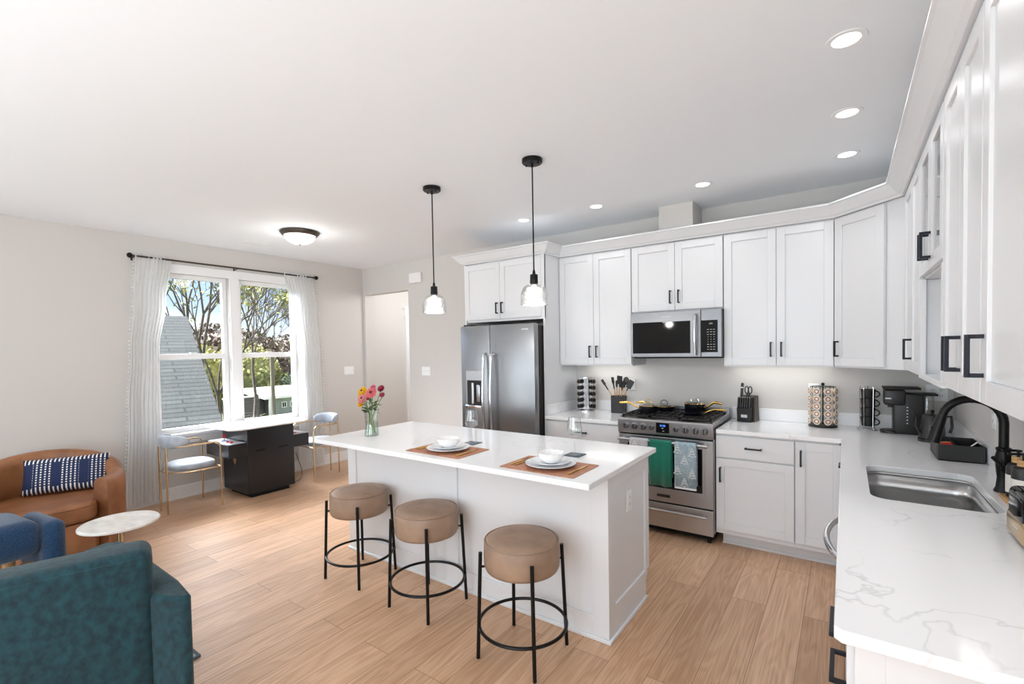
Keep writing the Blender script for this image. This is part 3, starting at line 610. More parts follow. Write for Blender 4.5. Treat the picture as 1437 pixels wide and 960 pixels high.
# ------------------------------------------------------------------ island
t = wthing('kitchen_island', 'white panelled kitchen island in the middle of the floor', 'island', (-2.1, 2.55, 0))
IX0, IX1, IY0, IY1 = -3.185, -1.0, 2.25, 2.865
part('body', MB().box(IX0+.012, IX1-.012, IY0+.012, IY1-.02, .10, .879).box(IX0+.012, IX1-.012, IY0+.012, 2.795, 0, .10), 'cab', t)
fr = MB()
for a, b in ((IX0, -3.09), (-2.155, -2.045), (-1.097, IX1)): fr.box(a, b, IY0, IY0+.012, 0, .879)
for a, b in ((-3.09, -2.155), (-2.045, -1.097)): fr.box(a, b, IY0, IY0+.012, .79, .879).box(a, b, IY0, IY0+.012, 0, .125)
part('front_panel_frame', fr, 'cab', t, bev=.0015)
er = MB().box(IX1-.012, IX1, IY0+.012, 2.335, 0, .879).box(IX1-.012, IX1, 2.80, IY1, .17, .879).box(IX1-.012, IX1, 2.335, 2.80, .80, .879).box(IX1-.012, IX1, 2.335, 2.80, 0, .17)
part('end_panel_frame', er, 'cab', t, bev=.0015)
er2 = MB().box(IX0, IX0+.012, IY0+.012, 2.335, 0, .879).box(IX0, IX0+.012, 2.80, IY1, .17, .879).box(IX0, IX0+.012, 2.335, 2.80, .80, .879).box(IX0, IX0+.012, 2.335, 2.80, 0, .17)
part('end_panel_frame', er2, 'cab', t, bev=.0015)
part('shoe_moulding', MB().box(IX0-.014, IX1+.014, IY0-.014, IY0, 0, .022).box(IX1, IX1+.014, IY0, 2.80, 0, .022).box(IX0-.014, IX0, IY0, 2.80, 0, .022), 'cab', t, bev=.004)
for i in range(4):
    a = IX0+.012+(IX1-IX0-.024)*i/4; w = (IX1-IX0-.024)/4
    door(t, (a+w, IY1-.02, .115), (-1, 0, 0), (0, 1, 0), w, .755, (.05 if i % 2 else w-.05, .62, 'v'))
def outlet(loc, U, Nn, label, kind='outlet', w=.072, h=.116, parent=None):
    t = thing('electrical_outlet' if kind == 'outlet' else 'light_switch', label, 'outlet' if kind == 'outlet' else 'switch', loc)
    O = (0, 0, 0); V = (0, 0, 1); part('cover_plate', MB().obox(O, U, V, Nn, -w/2, w/2, -h/2, h/2, .0005, .006), 'whitep', t, bev=.0015)
    ng = max(1, round(w/.05)-(0 if w > .08 else 0)); ng = {True: 1, False: round((w-.02)/.046)}[w < .09]
    g = MB(); sl = MB()
    for i in range(ng):
        c = (i-(ng-1)/2)*.046
        if kind == 'outlet':
            for dz in (-.02, .02):
                g.obox(O, U, V, Nn, c-.016, c+.016, dz-.014, dz+.014, .006, .008)
                sl.obox(O, U, V, Nn, c-.008, c-.005, dz-.003, dz+.007, .008, .0085).obox(O, U, V, Nn, c+.005, c+.008, dz-.003, dz+.007, .008, .0085).obox(O, U, V, Nn, c-.002, c+.002, dz-.010, dz-.006, .008, .0085)
        else:
            g.obox(O, U, V, Nn, c-.012, c+.012, -.02, .02, .006, .0075); sl.obox(O, U, V, Nn, c-.004, c+.004, -.002, .010, .0075, .016)
    part('socket' if kind == 'outlet' else 'toggle_frame', g, 'whitep', t); part('slots' if kind == 'outlet' else 'toggle', sl, 'greyslot' if kind == 'outlet' else 'whitep', t)
    return t
outlet((IX1-.012, 2.56, .67), (0, 1, 0), (1, 0, 0), 'white electrical outlet on the end panel of the island')
outlet((XL, 4.19, 1.275), (0, -1, 0), (1, 0, 0), 'triple white light switch on the window wall near the corner', 'switch', .158)
outlet((-4.555, YB, 1.27), X, NY, 'triple white light switch on the wall between hall opening and fridge', 'switch', .158)
outlet((.53, YB, 1.185), X, NY, 'double white outlet in the back corner above the kettle', 'outlet', .118)
outlet((-.205, YB, 1.172), X, NY, 'white outlet on the wall behind the coffee pod carousel')
outlet((-1.715, YB, 1.18), X, NY, 'white outlet on the wall behind the utensil crock')
outlet((XR, 3.35, 1.16), (0, 1, 0), NX, 'white outlet on the right wall behind the faucet arch')
solo('wall_chime', MB().rbox(-4.815, -4.59, YB-.04, YB-.001, 2.45, 2.585, .012, 3), 'whitep', 'small white chime box high on the wall beside the hall opening', 'chime', (-4.7, YB-.02, 2.45))
ti = solo('island_countertop', MB().box(-3.20, -.972, 1.975, 2.93, ZT-.029, ZT+.001), 'quartz', 'white quartz island countertop overhanging the stools', 'countertop', (-2.1, 2.45, ZT-.03), smooth=0, bev=.004)

# ------------------------------------------------------------------ range
t = wthing('gas_range', 'stainless steel gas range with eight knobs between the base cabinets', 'stove', (-1.2, 4.1, 0))
RX0, RX1, RY = -1.582, -.818, 3.79
part('body', MB().box(RX0, RX1, RY+.04, YB-.005, .09, .93), 'steel', t)
part('toe_recess', MB().box(RX0+.02, RX1-.02, RY+.09, YB-.05, .02, .09), 'gap', t)
fm = MB()
for a in (RX0+.05, RX1-.05):
    for b in (RY+.08, YB-.08): fm.cyl((a, b, 0), .015, .09)
part('foot', fm, 'black', t)
cp = MB(); pr = [(RY+.04, .825), (RY+.004, .825), (RY, .835), (RY-.004, .935), (RY+.004, .948), (RY+.04, .95)]
cp.add([(RX0, y, z) for y, z in pr]+[(RX1, y, z) for y, z in pr], [tuple(range(6)), tuple(range(6, 12))[::-1]]+[(i, (i+1) % 6, 6+(i+1) % 6, 6+i) for i in range(6)])
part('control_panel', cp, 'steel', t)
part('display', MB().box(-1.255, -1.150, RY-.006, RY-.001, .848, .93), 'screen', t)
dgt = MB()   # small lit clock digits
def seg7(mb, x, z, ch, h=.014, y=RY-.0075):
    w = h*.5; q = .0018; S = {'1': 'bc', '0': 'abcdef', '2': 'abged', '8': 'abcdefg', '5': 'afgcd', '3': 'abgcd'}[ch]
    R = dict(a=(0, w, h-q, h), b=(w-q, w, h/2, h), c=(w-q, w, 0, h/2), d=(0, w, 0, q), e=(0, q, 0, h/2), f=(0, q, h/2, h), g=(0, w, h/2-q/2, h/2+q/2))
    for c in S: a, b, e_, f_ = R[c]; mb.box(x+a, x+b, y, y+.001, z+e_, z+f_)
for i, ch in enumerate('1208'): seg7(dgt, -1.228+i*.012+(.004 if i > 1 else 0), .900, ch)
part('clock_digits', dgt, 'leddig', t)
mk = MB()
for x, z in ((-1.21, .884), (-1.203, .862)): mk.box(x, x+.014, RY-.0072, RY-.006, z, z+.004)
part('display_marks', mk, 'greylt', t)
for i, (x, r) in enumerate(((-1.51, .025), (-1.437, .025), (-1.363, .026), (-1.292, .020), (-1.098, .020), (-1.024, .026), (-.95, .026), (-.881, .026))):
    kb = part('knob', MB().lathe([(r*1.1, 0), (r*1.1, .006), (r*.92, .008), (r*.86, .028), (r*.75, .031), (0, .031)][::-1], (x, RY-.002, .888), 24, 'Y'), 'mwsteel', t)
    for v in kb.data.vertices: v.co.y = (RY-.002-4.1)-(v.co.y-(RY-.002-4.1))
    part('grip', MB().box(x-.004, x+.004, RY-.037, RY-.032, .888-r*.8, .888+r*.8), 'iron', kb)
# cooktop
part('cooktop', MB().box(RX0+.004, RX1-.004, RY+.03, YB-.06, .93, .948), 'mwsteel', t)
part('back_guard', MB().box(RX0, RX1, YB-.055, YB-.02, .93, 1.0).box(RX0, RX0+.012, RY+.04, YB-.055, .93, .958).box(RX1-.012, RX1, RY+.04, YB-.055, .93, .958), 'steel', t, bev=.002)
gw = (RX1-RX0-.04)/3
for j in range(3):
    x0 = RX0+.02+gw*j; g = MB(); x1 = x0+gw-.006; y0, y1 = RY+.045, YB-.075; z0, z1 = .962, .974
    for x in (x0, x1-.012): g.box(x, x+.012, y0, y1, z0, z1)
    for y in (y0, (y0+y1)/2-.006, y1-.012): g.box(x0, x1, y, y+.012, z0, z1)
    for x in [x0+(x1-x0)*q for q in (.25, .5, .75)]: g.box(x-.004, x+.004, y0, y1, z0+.002, z1+.002)
    for y in (y0+.12, y1-.13): g.box(x0, x1, y-.004, y+.004, z0+.001, z1+.001)
    for x in (x0, x1-.012):
        for y in (y0, y1-.012): g.box(x, x+.012, y, y+.012, .948, z0)
    part('grate', g, 'iron', t)
for x, y, r in ((-1.44, 3.96, .045), (-1.44, 4.27, .038), (-1.2, 4.1, .05), (-.96, 3.96, .048), (-.96, 4.27, .038)):
    part('burner', MB().lathe([(r, .948), (r, .956), (r*.7, .958), (r*.7, .963), (0, .963)], (x, y, 0), 24), 'iron', t)
od = part('oven_door', MB().box(RX0+.004, RX1-.004, RY+.006, RY+.039, .285, .812), 'steel', t, bev=.003)
part('oven_window', MB().box(-1.50, -.90, RY+.002, RY+.0055, .40, .745), 'ovenglass', od)
part('window_frame', MB().box(-1.52, -.88, RY+.0, RY+.006, .745, .765).box(-1.52, -.88, RY+.0, RY+.006, .38, .40).box(-1.52, -1.50, RY, RY+.006, .40, .745).box(-.90, -.88, RY, RY+.006, .40, .745), 'steel', od, bev=.001)
hb = MB().tube([(RX0+.02, RY-.055, .782), (RX1-.03, RY-.055, .782)], .013, 14)
for x in (RX0+.05, RX1-.06): hb.tube([(x, RY-.055, .782), (x, RY+.01, .782)], .009, 10)
part('handle', hb, 'steel', od)
part('badge', MB().box(-1.255, -1.15, RY+.002, RY+.006, .325, .347), 'iron', od, label='small dark maker badge'); 
for z_ in (.812, .272): part('gap_shade', MB().box(RX0+.01, RX1-.01, RY+.02, RY+.039, z_, z_+.013), 'gap', t)  # dark strips that paint the shade in the gaps around the oven door
wd = part('warming_drawer', MB().box(RX0+.004, RX1-.004, RY+.006, RY+.039, .075, .272), 'steel', t, bev=.003)
hb = MB().tube([(RX0+.05, RY-.035, .225), (RX1-.04, RY-.035, .225)], .010, 14)
for x in (RX0+.08, RX1-.07): hb.tube([(x, RY-.035, .225), (x, RY+.01, .225)], .007, 10)
part('handle', hb, 'steel', wd)
# towels over the oven handle
def towel(x0, x1, zf, zb, m, label, name, extra=None):
    c = .782; y = RY-.055; r = .0165; prof = [(y-r, zf), (y-r-.002, (zf+c)/2)]
    for i in range(9): a = PI-PI*i/8; prof.append((y+r*math.cos(a), c+r*math.sin(a)))
    prof.append((y+r+.001, (zb+c)/2)); prof.append((y+r, zb)); nx = 12; mb = MB(); vs = []
    for j, (yy, zz) in enumerate(prof):
        for i in range(nx+1): x = x0+(x1-x0)*i/nx; vs.append((x, yy-.0025*math.sin(i*1.6+j*.2)*(1 if j < 3 else 0), zz-.004*math.sin(i*.9)*(j in (0, len(prof)-1))))
    w = nx+1; mb.add(vs, [(j*w+i, j*w+i+1, (j+1)*w+i+1, (j+1)*w+i) for j in range(len(prof)-1) for i in range(nx)])
    o = solo(name, mb, m, label, 'towel', ((x0+x1)/2, y, zf)); s = o.modifiers.new('s', 'SOLIDIFY'); s.thickness = .004; s.offset = 1; return o
def printed_trees(o, spots, y, s, m='towelback', half=False):
    mb = MB()
    for x, z in spots:
        for k in range(3):
            h0 = z+s*(.12+.26*k); w = s*(.42-.11*k)
            for q in (-1, 1): mb.tube([(x+q*w, y, h0), (x, y, h0+s*.36)], s*.028, 5)
            mb.tube([(x-w, y, h0), (x+w, y, h0)], s*.022, 5)
        mb.tube([(x, y, z), (x, y, z+s*.12)], s*.04, 5)
    part('printed_trees', mb, m, o, label='white outline fir trees')
towel(-1.290, -1.112, .435, .50, 'greent', 'emerald green waffle towel hanging on the oven handle', 'kitchen_towel')
o = towel(-1.088, -.925, .440, .46, 'treet', 'blue grey towel with white fir trees on the oven handle, right of the green one', 'kitchen_towel')
printed_trees(o, [(-1.065, .71), (-.955, .69), (-1.012, .63), (-1.065, .545), (-.955, .525), (-1.012, .455)], RY-.079, .072)
part('hem', MB().box(-1.088, -.925, RY-.080, RY-.0765, .438, .452), 'towelback', o)
o = towel(-1.455, -1.300, .50, .52, 'greytowel', 'grey towel with fir tree print half hidden behind the island corner', 'kitchen_towel')
printed_trees(o, [(-1.41, .70), (-1.345, .66), (-1.41, .58)], RY-.079, .08)
# pans
def saucepan(name, label, c, r, h, ang, hl, lid=True, lidm='gold'):
    t = thing(name, label, 'pot', (c[0], c[1], .9765), ang)
    part('pot_body', MB().lathe([(0, .001), (r*.93, .001), (r, .012), (r, h), (r-.004, h), (r-.004, .012), (r*.9, .006), (0, .006)], (0, 0, 0), 32), 'panblk', t)
    part('rim', MB().lathe([(r+.001, h-.004), (r+.003, h), (r+.001, h+.003), (r-.005, h+.002)], (0, 0, 0), 32, close=True), 'gold', t)
    part('handle', MB().tube([(r-.002, 0, h*.55), (r+.03, 0, h*.7), (r+.07, 0, h+.01), (r+hl*.6, 0, h+.02), (r+hl, 0, h+.012)], [.007, .007, .009, .011, .009], 10), 'gold', t)
    if lid:
        l = part('lid', MB().lathe([(r-.001, h+.003), (r*.9, h+.012), (r*.4, h+.022), (0, h+.024)], (0, 0, 0), 32), 'lidglass', t)
        part('lid_handle', MB().tube([(-.03, 0, h+.018)]+[(.034*math.cos(a), 0, h+.022+.03*math.sin(a)) for a in [PI*(1-i/8) for i in range(9)]]+[(.03, 0, h+.018)], .0035, 8), lidm, l)
    return t
saucepan('saucepan', 'black saucepan with gold handle pointing left on the front left burner', (-1.395, 4.0), .075, .06, math.radians(176), .19)
saucepan('saute_pan', 'low black lidded pan with gold rim behind the front left saucepan', (-1.33, 4.24), .092, .035, math.radians(172), .19, True, 'bronze')
saucepan('saucepan', 'black saucepan with gold handle pointing right on the rear right burner', (-1.07, 4.26), .085, .07, math.radians(-12), .15, True, 'chrome')
t = thing('skillet', 'shallow black skillet with curved gold handle on the front right burner', 'pan', (-1.03, 4.03, .9765), math.radians(8))
part('pan_body', MB().lathe([(0, .001), (.075, .001), (.098, .024), (.095, .024), (.072, .005), (0, .005)], (0, 0, 0), 32), 'panblk', t)
part('handle', MB().tube([(.09, 0, .018), (.12, 0, .035), (.17, 0, .052), (.23, 0, .05), (.25, 0, .045)], [.006, .007, .009, .010, .008], 10), 'gold', t)

# ------------------------------------------------------------------ microwave
t = wthing('microwave', 'stainless steel over-the-range microwave with black glass door', 'microwave', (-1.18, 4.2, 1.44))
part('body', MB().box(-1.556, -.803, 4.062, YB, 1.452, 1.842), 'iron', t)
part('vent_base', MB().box(-1.54, -.82, 4.075, YB-.02, 1.444, 1.452), 'gap', t)
md = part('door', MB().box(-1.556, -.962, 4.03, 4.062, 1.455, 1.842), 'mwsteel', t, bev=.003)
part('window', MB().box(-1.535, -1.045, 4.026, 4.03, 1.487, 1.755), 'screen', md)
part('handle', MB().tube([(-1.0, 4.03, 1.80), (-1.0, 4.0, 1.795), (-1.0, 3.985, 1.70), (-1.0, 3.98, 1.64), (-1.0, 3.985, 1.57), (-1.0, 4.0, 1.475), (-1.0, 4.03, 1.47)], .012, 12), 'chrome', md)
part('badge', MB().box(-1.285, -1.20, 4.027, 4.03, 1.792, 1.802).box(-1.27, -1.19, 4.024, 4.026, 1.747, 1.752), 'greylt', md, label='small pale maker badge')
part('control_column', MB().box(-.960, -.803, 4.03, 4.062, 1.455, 1.842), 'mwsteel', t, bev=.003)
part('control_panel', MB().box(-.958, -.833, 4.026, 4.03, 1.493, 1.752), 'screen', t)
mk = MB()
for r in range(9):
    for c in range(3):
        if r in (3, 4, 5): mk.box(-.908+c*.023, -.904+c*.023, 4.0245, 4.026, 1.515+r*.02, 1.520+r*.02)
        else: mk.box(-.913+c*.023, -.899+c*.023, 4.0245, 4.026, 1.515+r*.02, 1.5185+r*.02)
part('button_marks', mk, 'greylt', t)
mk = MB()
for i, ch in enumerate('128'): seg7(mk, -.90+i*.011, 1.718, ch, .013, 4.0245)
part('clock_digits', mk, 'greylt', t)

# ------------------------------------------------------------------ fridge
t = wthing('refrigerator', 'stainless side-by-side refrigerator with dispenser set in the white surround', 'refrigerator', (-2.8, 4.1, 0))
FX0, FX1, FY = -3.245, -2.345, 3.675
part('body', MB().box(FX0+.003, FX1-.003, 3.76, YB-.02, .03, 1.765), 'iron', t)
part('kick_grille', MB().box(FX0+.01, FX1-.01, 3.74, 3.76, .0, .08), 'gap', t)
xs = -2.868
ld = part('freezer_door', MB().rbox(FX0, xs-.002, FY, 3.752, .085, 1.785, .008, 3), 'fsteel', t)
rd = part('fridge_door', MB().rbox(xs+.002, FX1, FY, 3.752, .085, 1.785, .008, 3), 'fsteel', t)
def fh(x, par):
    pts = [(x, FY, 1.50), (x, FY-.035, 1.50)]+[(x, FY-.04-.028*math.sin(PI*i/14), 1.495-.85*i/14) for i in range(15)]+[(x, FY-.035, .64), (x, FY, .64)]
    part('handle', MB().tube(pts, .0145, 12), 'chrome', par)
fh(xs-.045, ld); fh(xs+.05, rd)
dp = part('water_dispenser', MB().box(-3.18, -2.965, FY-.002, FY+.001, .95, 1.33), 'steel', ld, bev=.001)
part('alcove', MB().box(-3.165, -2.975, FY-.004, FY-.0021, .985, 1.235), 'iron', dp); part('drip_tray', MB().rbox(-3.17, -2.97, FY-.03, FY-.002, .955, .985, .004, 2), 'chrome', dp)
part('chute', MB().cyl((-3.08, FY-.012, 1.0), .018, .21, 'Z', 14), 'steel', dp); part('paddle', MB().rbox(-3.035, -2.99, FY-.016, FY-.004, 1.02, 1.19, .004, 2), 'steel', dp)
part('badge', MB().box(-2.485, -2.41, FY-.002, FY, 1.725, 1.737), 'greylt', rd, label='small pale maker badge')
part('hinge_cover', MB().rbox(FX0+.02, FX0+.12, 3.70, 3.80, 1.785, 1.80, .004, 2).rbox(FX1-.12, FX1-.02, 3.70, 3.80, 1.785, 1.80, .004, 2), 'iron', t)

# ------------------------------------------------------------------ ceiling fixtures
def downlight(x, y, label, vis=True):
    t = thing('recessed_downlight', label, 'light', (x, y, ZC), 0, 'recessed ceiling downlights')
    part('trim_ring', MB().lathe([(.072, -.001), (.070, -.004), (.050, -.004), (.048, -.001)], (0, 0, 0), 32, close=True), 'trim', t)
    part('lens', MB().lathe([(0, -.0025), (.048, -.0025), (.048, -.0005), (0, -.0005)], (0, 0, 0), 32), 'lens', t)
    light('downlight_beam', 'AREA', (x, y, ZC-.012), DOWN, (0, 0, 0), .12, None, (.95, .97, 1)).data.spread = math.radians(150)
for x, y, l in ((.0, 2.357, 'lit recessed downlight closest to the camera, nearest the top right of the ceiling'), (.005, 3.10, 'lit recessed downlight second in the row along the right wall cabinets'),
                (.005, 3.77, 'lit recessed downlight third in the right row, in front of the corner cabinet'), (-.884, 3.78, 'lit recessed downlight in front of the cabinet right of the microwave'),
                (-1.759, 3.785, 'lit recessed downlight in front of the cabinet left of the microwave'), (-2.49, 3.75, 'lit recessed downlight behind the right pendant, in front of the fridge')):
    downlight(x, y, l)
t = thing('flush_mount_light', 'lit frosted dome ceiling light with bronze rim near the window', 'light', (-4.50, 2.69, ZC))
RF = .185
part('rim', MB().lathe([(RF*.8, -.001), (RF, -.006), (RF, -.016), (RF*.93, -.022), (RF*.93, -.032), (RF*.84, -.045), (RF*.80, -.04), (RF*.80, -.001)], (0, 0, 0), 48, close=True), 'bronze', t)
part('glass_dome', MB().lathe([(RF*.80*math.cos(a), -.04-.085*math.sin(a)) for a in [PI/2*i/10 for i in range(11)]], (0, 0, 0), 48), 'dome', t)
part('finial', MB().sphere((0, 0, -.130), .011, 12, 8), 'bronze', t)
light('dome_glow', 'POINT', (-4.50, 2.69, ZC-.21), 4.5, size=.1, color=(1, .97, .93))
def pendant(loc, label):
    t = thing('pendant_light', label, 'light', loc, 0, 'glass pendants over the island'); zc = ZC-1.55
    h = ZC
    part('canopy', MB().lathe([(.066, h-.001), (.066, h-.022), (.060, h-.028), (0, h-.030)], (0, 0, 0), 32), 'black', t)
    part('screws', MB().cyl((.045, 0, h-.038), .005, .010).cyl((-.045, 0, h-.038), .005, .010).cyl((0, 0, h-.05), .008, .022), 'black', t)
    part('rod', MB().cyl((0, 0, 2.02), .0045, h-.03-2.02, 'Z', 10), 'black', t)
    part('socket', MB().lathe([(.007, 2.055), (.011, 2.03), (.025, 2.026), (.026, 2.0), (.024, 1.998), (.026, 1.996), (.027, 1.968), (.018, 1.962), (0, 1.962)][::-1], (0, 0, 0), 24), 'black', t)
    sh = [(.024, 1.968), (.045, 1.962), (.068, 1.948), (.082, 1.925), (.088, 1.895), (.089, 1.832), (.0865, 1.832), (.0855, 1.895), (.079, 1.924), (.066, 1.945), (.045, 1.958), (.024, 1.964)]
    part('glass_shade', MB().lathe(sh, (0, 0, 0), 40, close=True), 'seeded', t)
    part('bulb', MB().lathe([(0, 1.962), (.012, 1.96), (.014, 1.945), (.026, 1.915), (.030, 1.895), (.024, 1.872), (0, 1.862)], (0, 0, 0), 20), 'bulb', t)
    light('bulb_glow', 'POINT', (loc[0], loc[1], 1.80), 4.5, size=.04, color=(1, .96, .9))
pendant((-2.53, 2.576, 0), 'left glass pendant, hanging over the far part of the island')
pendant((-1.648, 2.592, 0), 'right glass pendant, hanging over the near part of the island')
t = thing('ceiling_vent', 'white slotted air vent in the ceiling near the window wall', 'vent', (-5.36, 2.69, ZC))
part('frame', MB().box(-.08, .08, -.17, -.15, -.008, -.001).box(-.08, .08, .15, .17, -.008, -.001).box(-.08, -.06, -.15, .15, -.008, -.001).box(.06, .08, -.15, .15, -.008, -.001), 'trim', t)
sl = MB()
for i in range(8): sl.box(-.055+i*.0145, -.049+i*.0145, -.15, .15, -.006, -.002)
part('slats', sl, 'trim', t); part('duct_opening', MB().box(-.06, .06, -.15, .15, -.0018, -.0008), 'greyslot', t)

# ------------------------------------------------------------------ curtains
RX = -5.77
t = wthing('curtain_rod', 'dark bronze curtain rod with ball ends above the double window', 'curtain rod', (RX, 2.66, 2.53))
part('rod', MB().tube([(RX, 1.66, 2.538), (RX, 3.66, 2.538)], .0095, 12), 'bronze', t)
for y in (1.655, 3.665): part('finial', MB().sphere((RX, y, 2.538), .026, 16, 10), 'black', t)
for y in (1.69, 2.66, 3.625): part('bracket', MB().box(XL+.001, RX, y-.004, y+.004, 2.520, 2.530).box(XL+.001, XL+.005, y-.008, y+.008, 2.50, 2.545), 'bronze', t)
def curtain(rows, label, outer, nf, seed):
    rnd = random.Random(seed); ph = [rnd.uniform(-.5, .5) for _ in range(nf+1)]
    NU, NVv = nf*8, 44; vs = []; z1, z0 = 2.565, .055
    def lerp(z):
        for (za, a0, a1), (zb, b0, b1) in zip(rows[:-1], rows[1:]):
            if za >= z >= zb: f = (za-z)/(za-zb); f = f*f*(3-2*f); return a0+(b0-a0)*f, a1+(b1-a1)*f
        return rows[-1][1:]
    for j in range(NVv+1):
        z = z1-(z1-z0)*j/NVv; a, b = lerp(z)
        for i in range(NU+1):
            u = i/NU; amp = .010+.004*math.sin(z*2+u*5)
            xx = RX+amp*math.sin(2*PI*nf*u+.6*math.sin(z*1.3+u*4))+.012*math.sin(u*9+z)
            if z > 2.51: xx = RX+(xx-RX)*.75+.006
            vs.append((max(xx, XL+.03), a+(b-a)*u+.006*math.sin(2*PI*nf*u*2), z))
    w = NU+1; mb = MB().add(vs, [(j*w+i, j*w+i+1, (j+1)*w+i+1, (j+1)*w+i) for j in range(NVv) for i in range(NU)])
    o = solo('curtain', mb, 'wfab', label, 'curtain', (RX, rows[0][1]+.1, z0), group='white curtains', smooth=180)
    pm = MB()
    for j in range(2, 66):
        z = z1-(z1-z0)*j/66; a, b = lerp(z); y = a-.012 if outer == 'L' else b+.012
        pm.sphere((RX+.01, y+rnd.uniform(-.004, .004), z), .0085, 6, 4)
    for i in range(18): a, b = lerp(z0); pm.sphere((RX+.01*math.sin(i), a+(b-a)*i/17, z0-.012), .009, 6, 4)
    part('pompom_trim', pm, 'wfab', o, kind='stuff')
curtain([(2.565, 1.695, 2.01), (2.1, 1.665, 1.95), (1.6, 1.63, 1.875), (1.0, 1.59, 1.86), (.055, 1.545, 1.85)], 'sheer white curtain with pompom edge on the left side of the window', 'L', 9, 1)
curtain([(2.565, 3.215, 3.625), (2.1, 3.31, 3.665), (1.5, 3.39, 3.70), (.9, 3.36, 3.715), (.055, 3.34, 3.715)], 'sheer white curtain with pompom edge on the right side of the window', 'R', 10, 2)

# ------------------------------------------------------------------ stools
def make_stool():
    t = thing('counter_stool', 'nearest round taupe leather stool, right of the three at the island', 'stool', (-1.343, 1.955, 0), 0, 'round stools at the island')
    R = .192
    pf = [(0, .435), (R-.03, .435), (R-.008, .442), (R, .46), (R+.002, .51), (R, .565), (R-.008, .582), (R-.025, .593), (R-.08, .599), (0, .601)]
    st = part('seat', MB().lathe(pf, (0, 0, 0), 56), 'stoolleather', t, smooth=60)
    part('piping', MB().tube([((R-.004)*math.cos(a), (R-.004)*math.sin(a),   .583) for a in [2*PI*i/48 for i in range(48)]], .0035, 6, True), 'stoolleather', st)
    for i in range(4):
        a = PI/4+PI/2*i; c, s = math.cos(a), math.sin(a)
        part('leg', MB().tube([(.233*c, .233*s, 0), (.212*c, .212*s, .535)], .0095, 12), 'black', t)
    fr = MB().tube([(.2225*math.cos(a), .2225*math.sin(a), .155) for a in [2*PI*i/56 for i in range(56)]], .0085, 8, True); part('foot_ring', fr, 'black', t)
    br = MB()
    for i in range(4): a = PI/4+PI/2*i; br.tube([(.214*math.cos(a), .214*math.sin(a), .462), (.185*math.cos(a), .185*math.sin(a), .462)], .006, 8)
    part('bracket', br, 'black', t); return t
s0 = make_stool()
s0.rotation_euler = (0, 0, math.radians(2))
dup(s0, (-2.085, 2.015, 0), math.radians(0), 'middle round taupe leather stool of the three at the island')
dup(s0, (-2.752, 2.025, 0), math.radians(5), 'farthest round taupe leather stool, left of the three at the island')

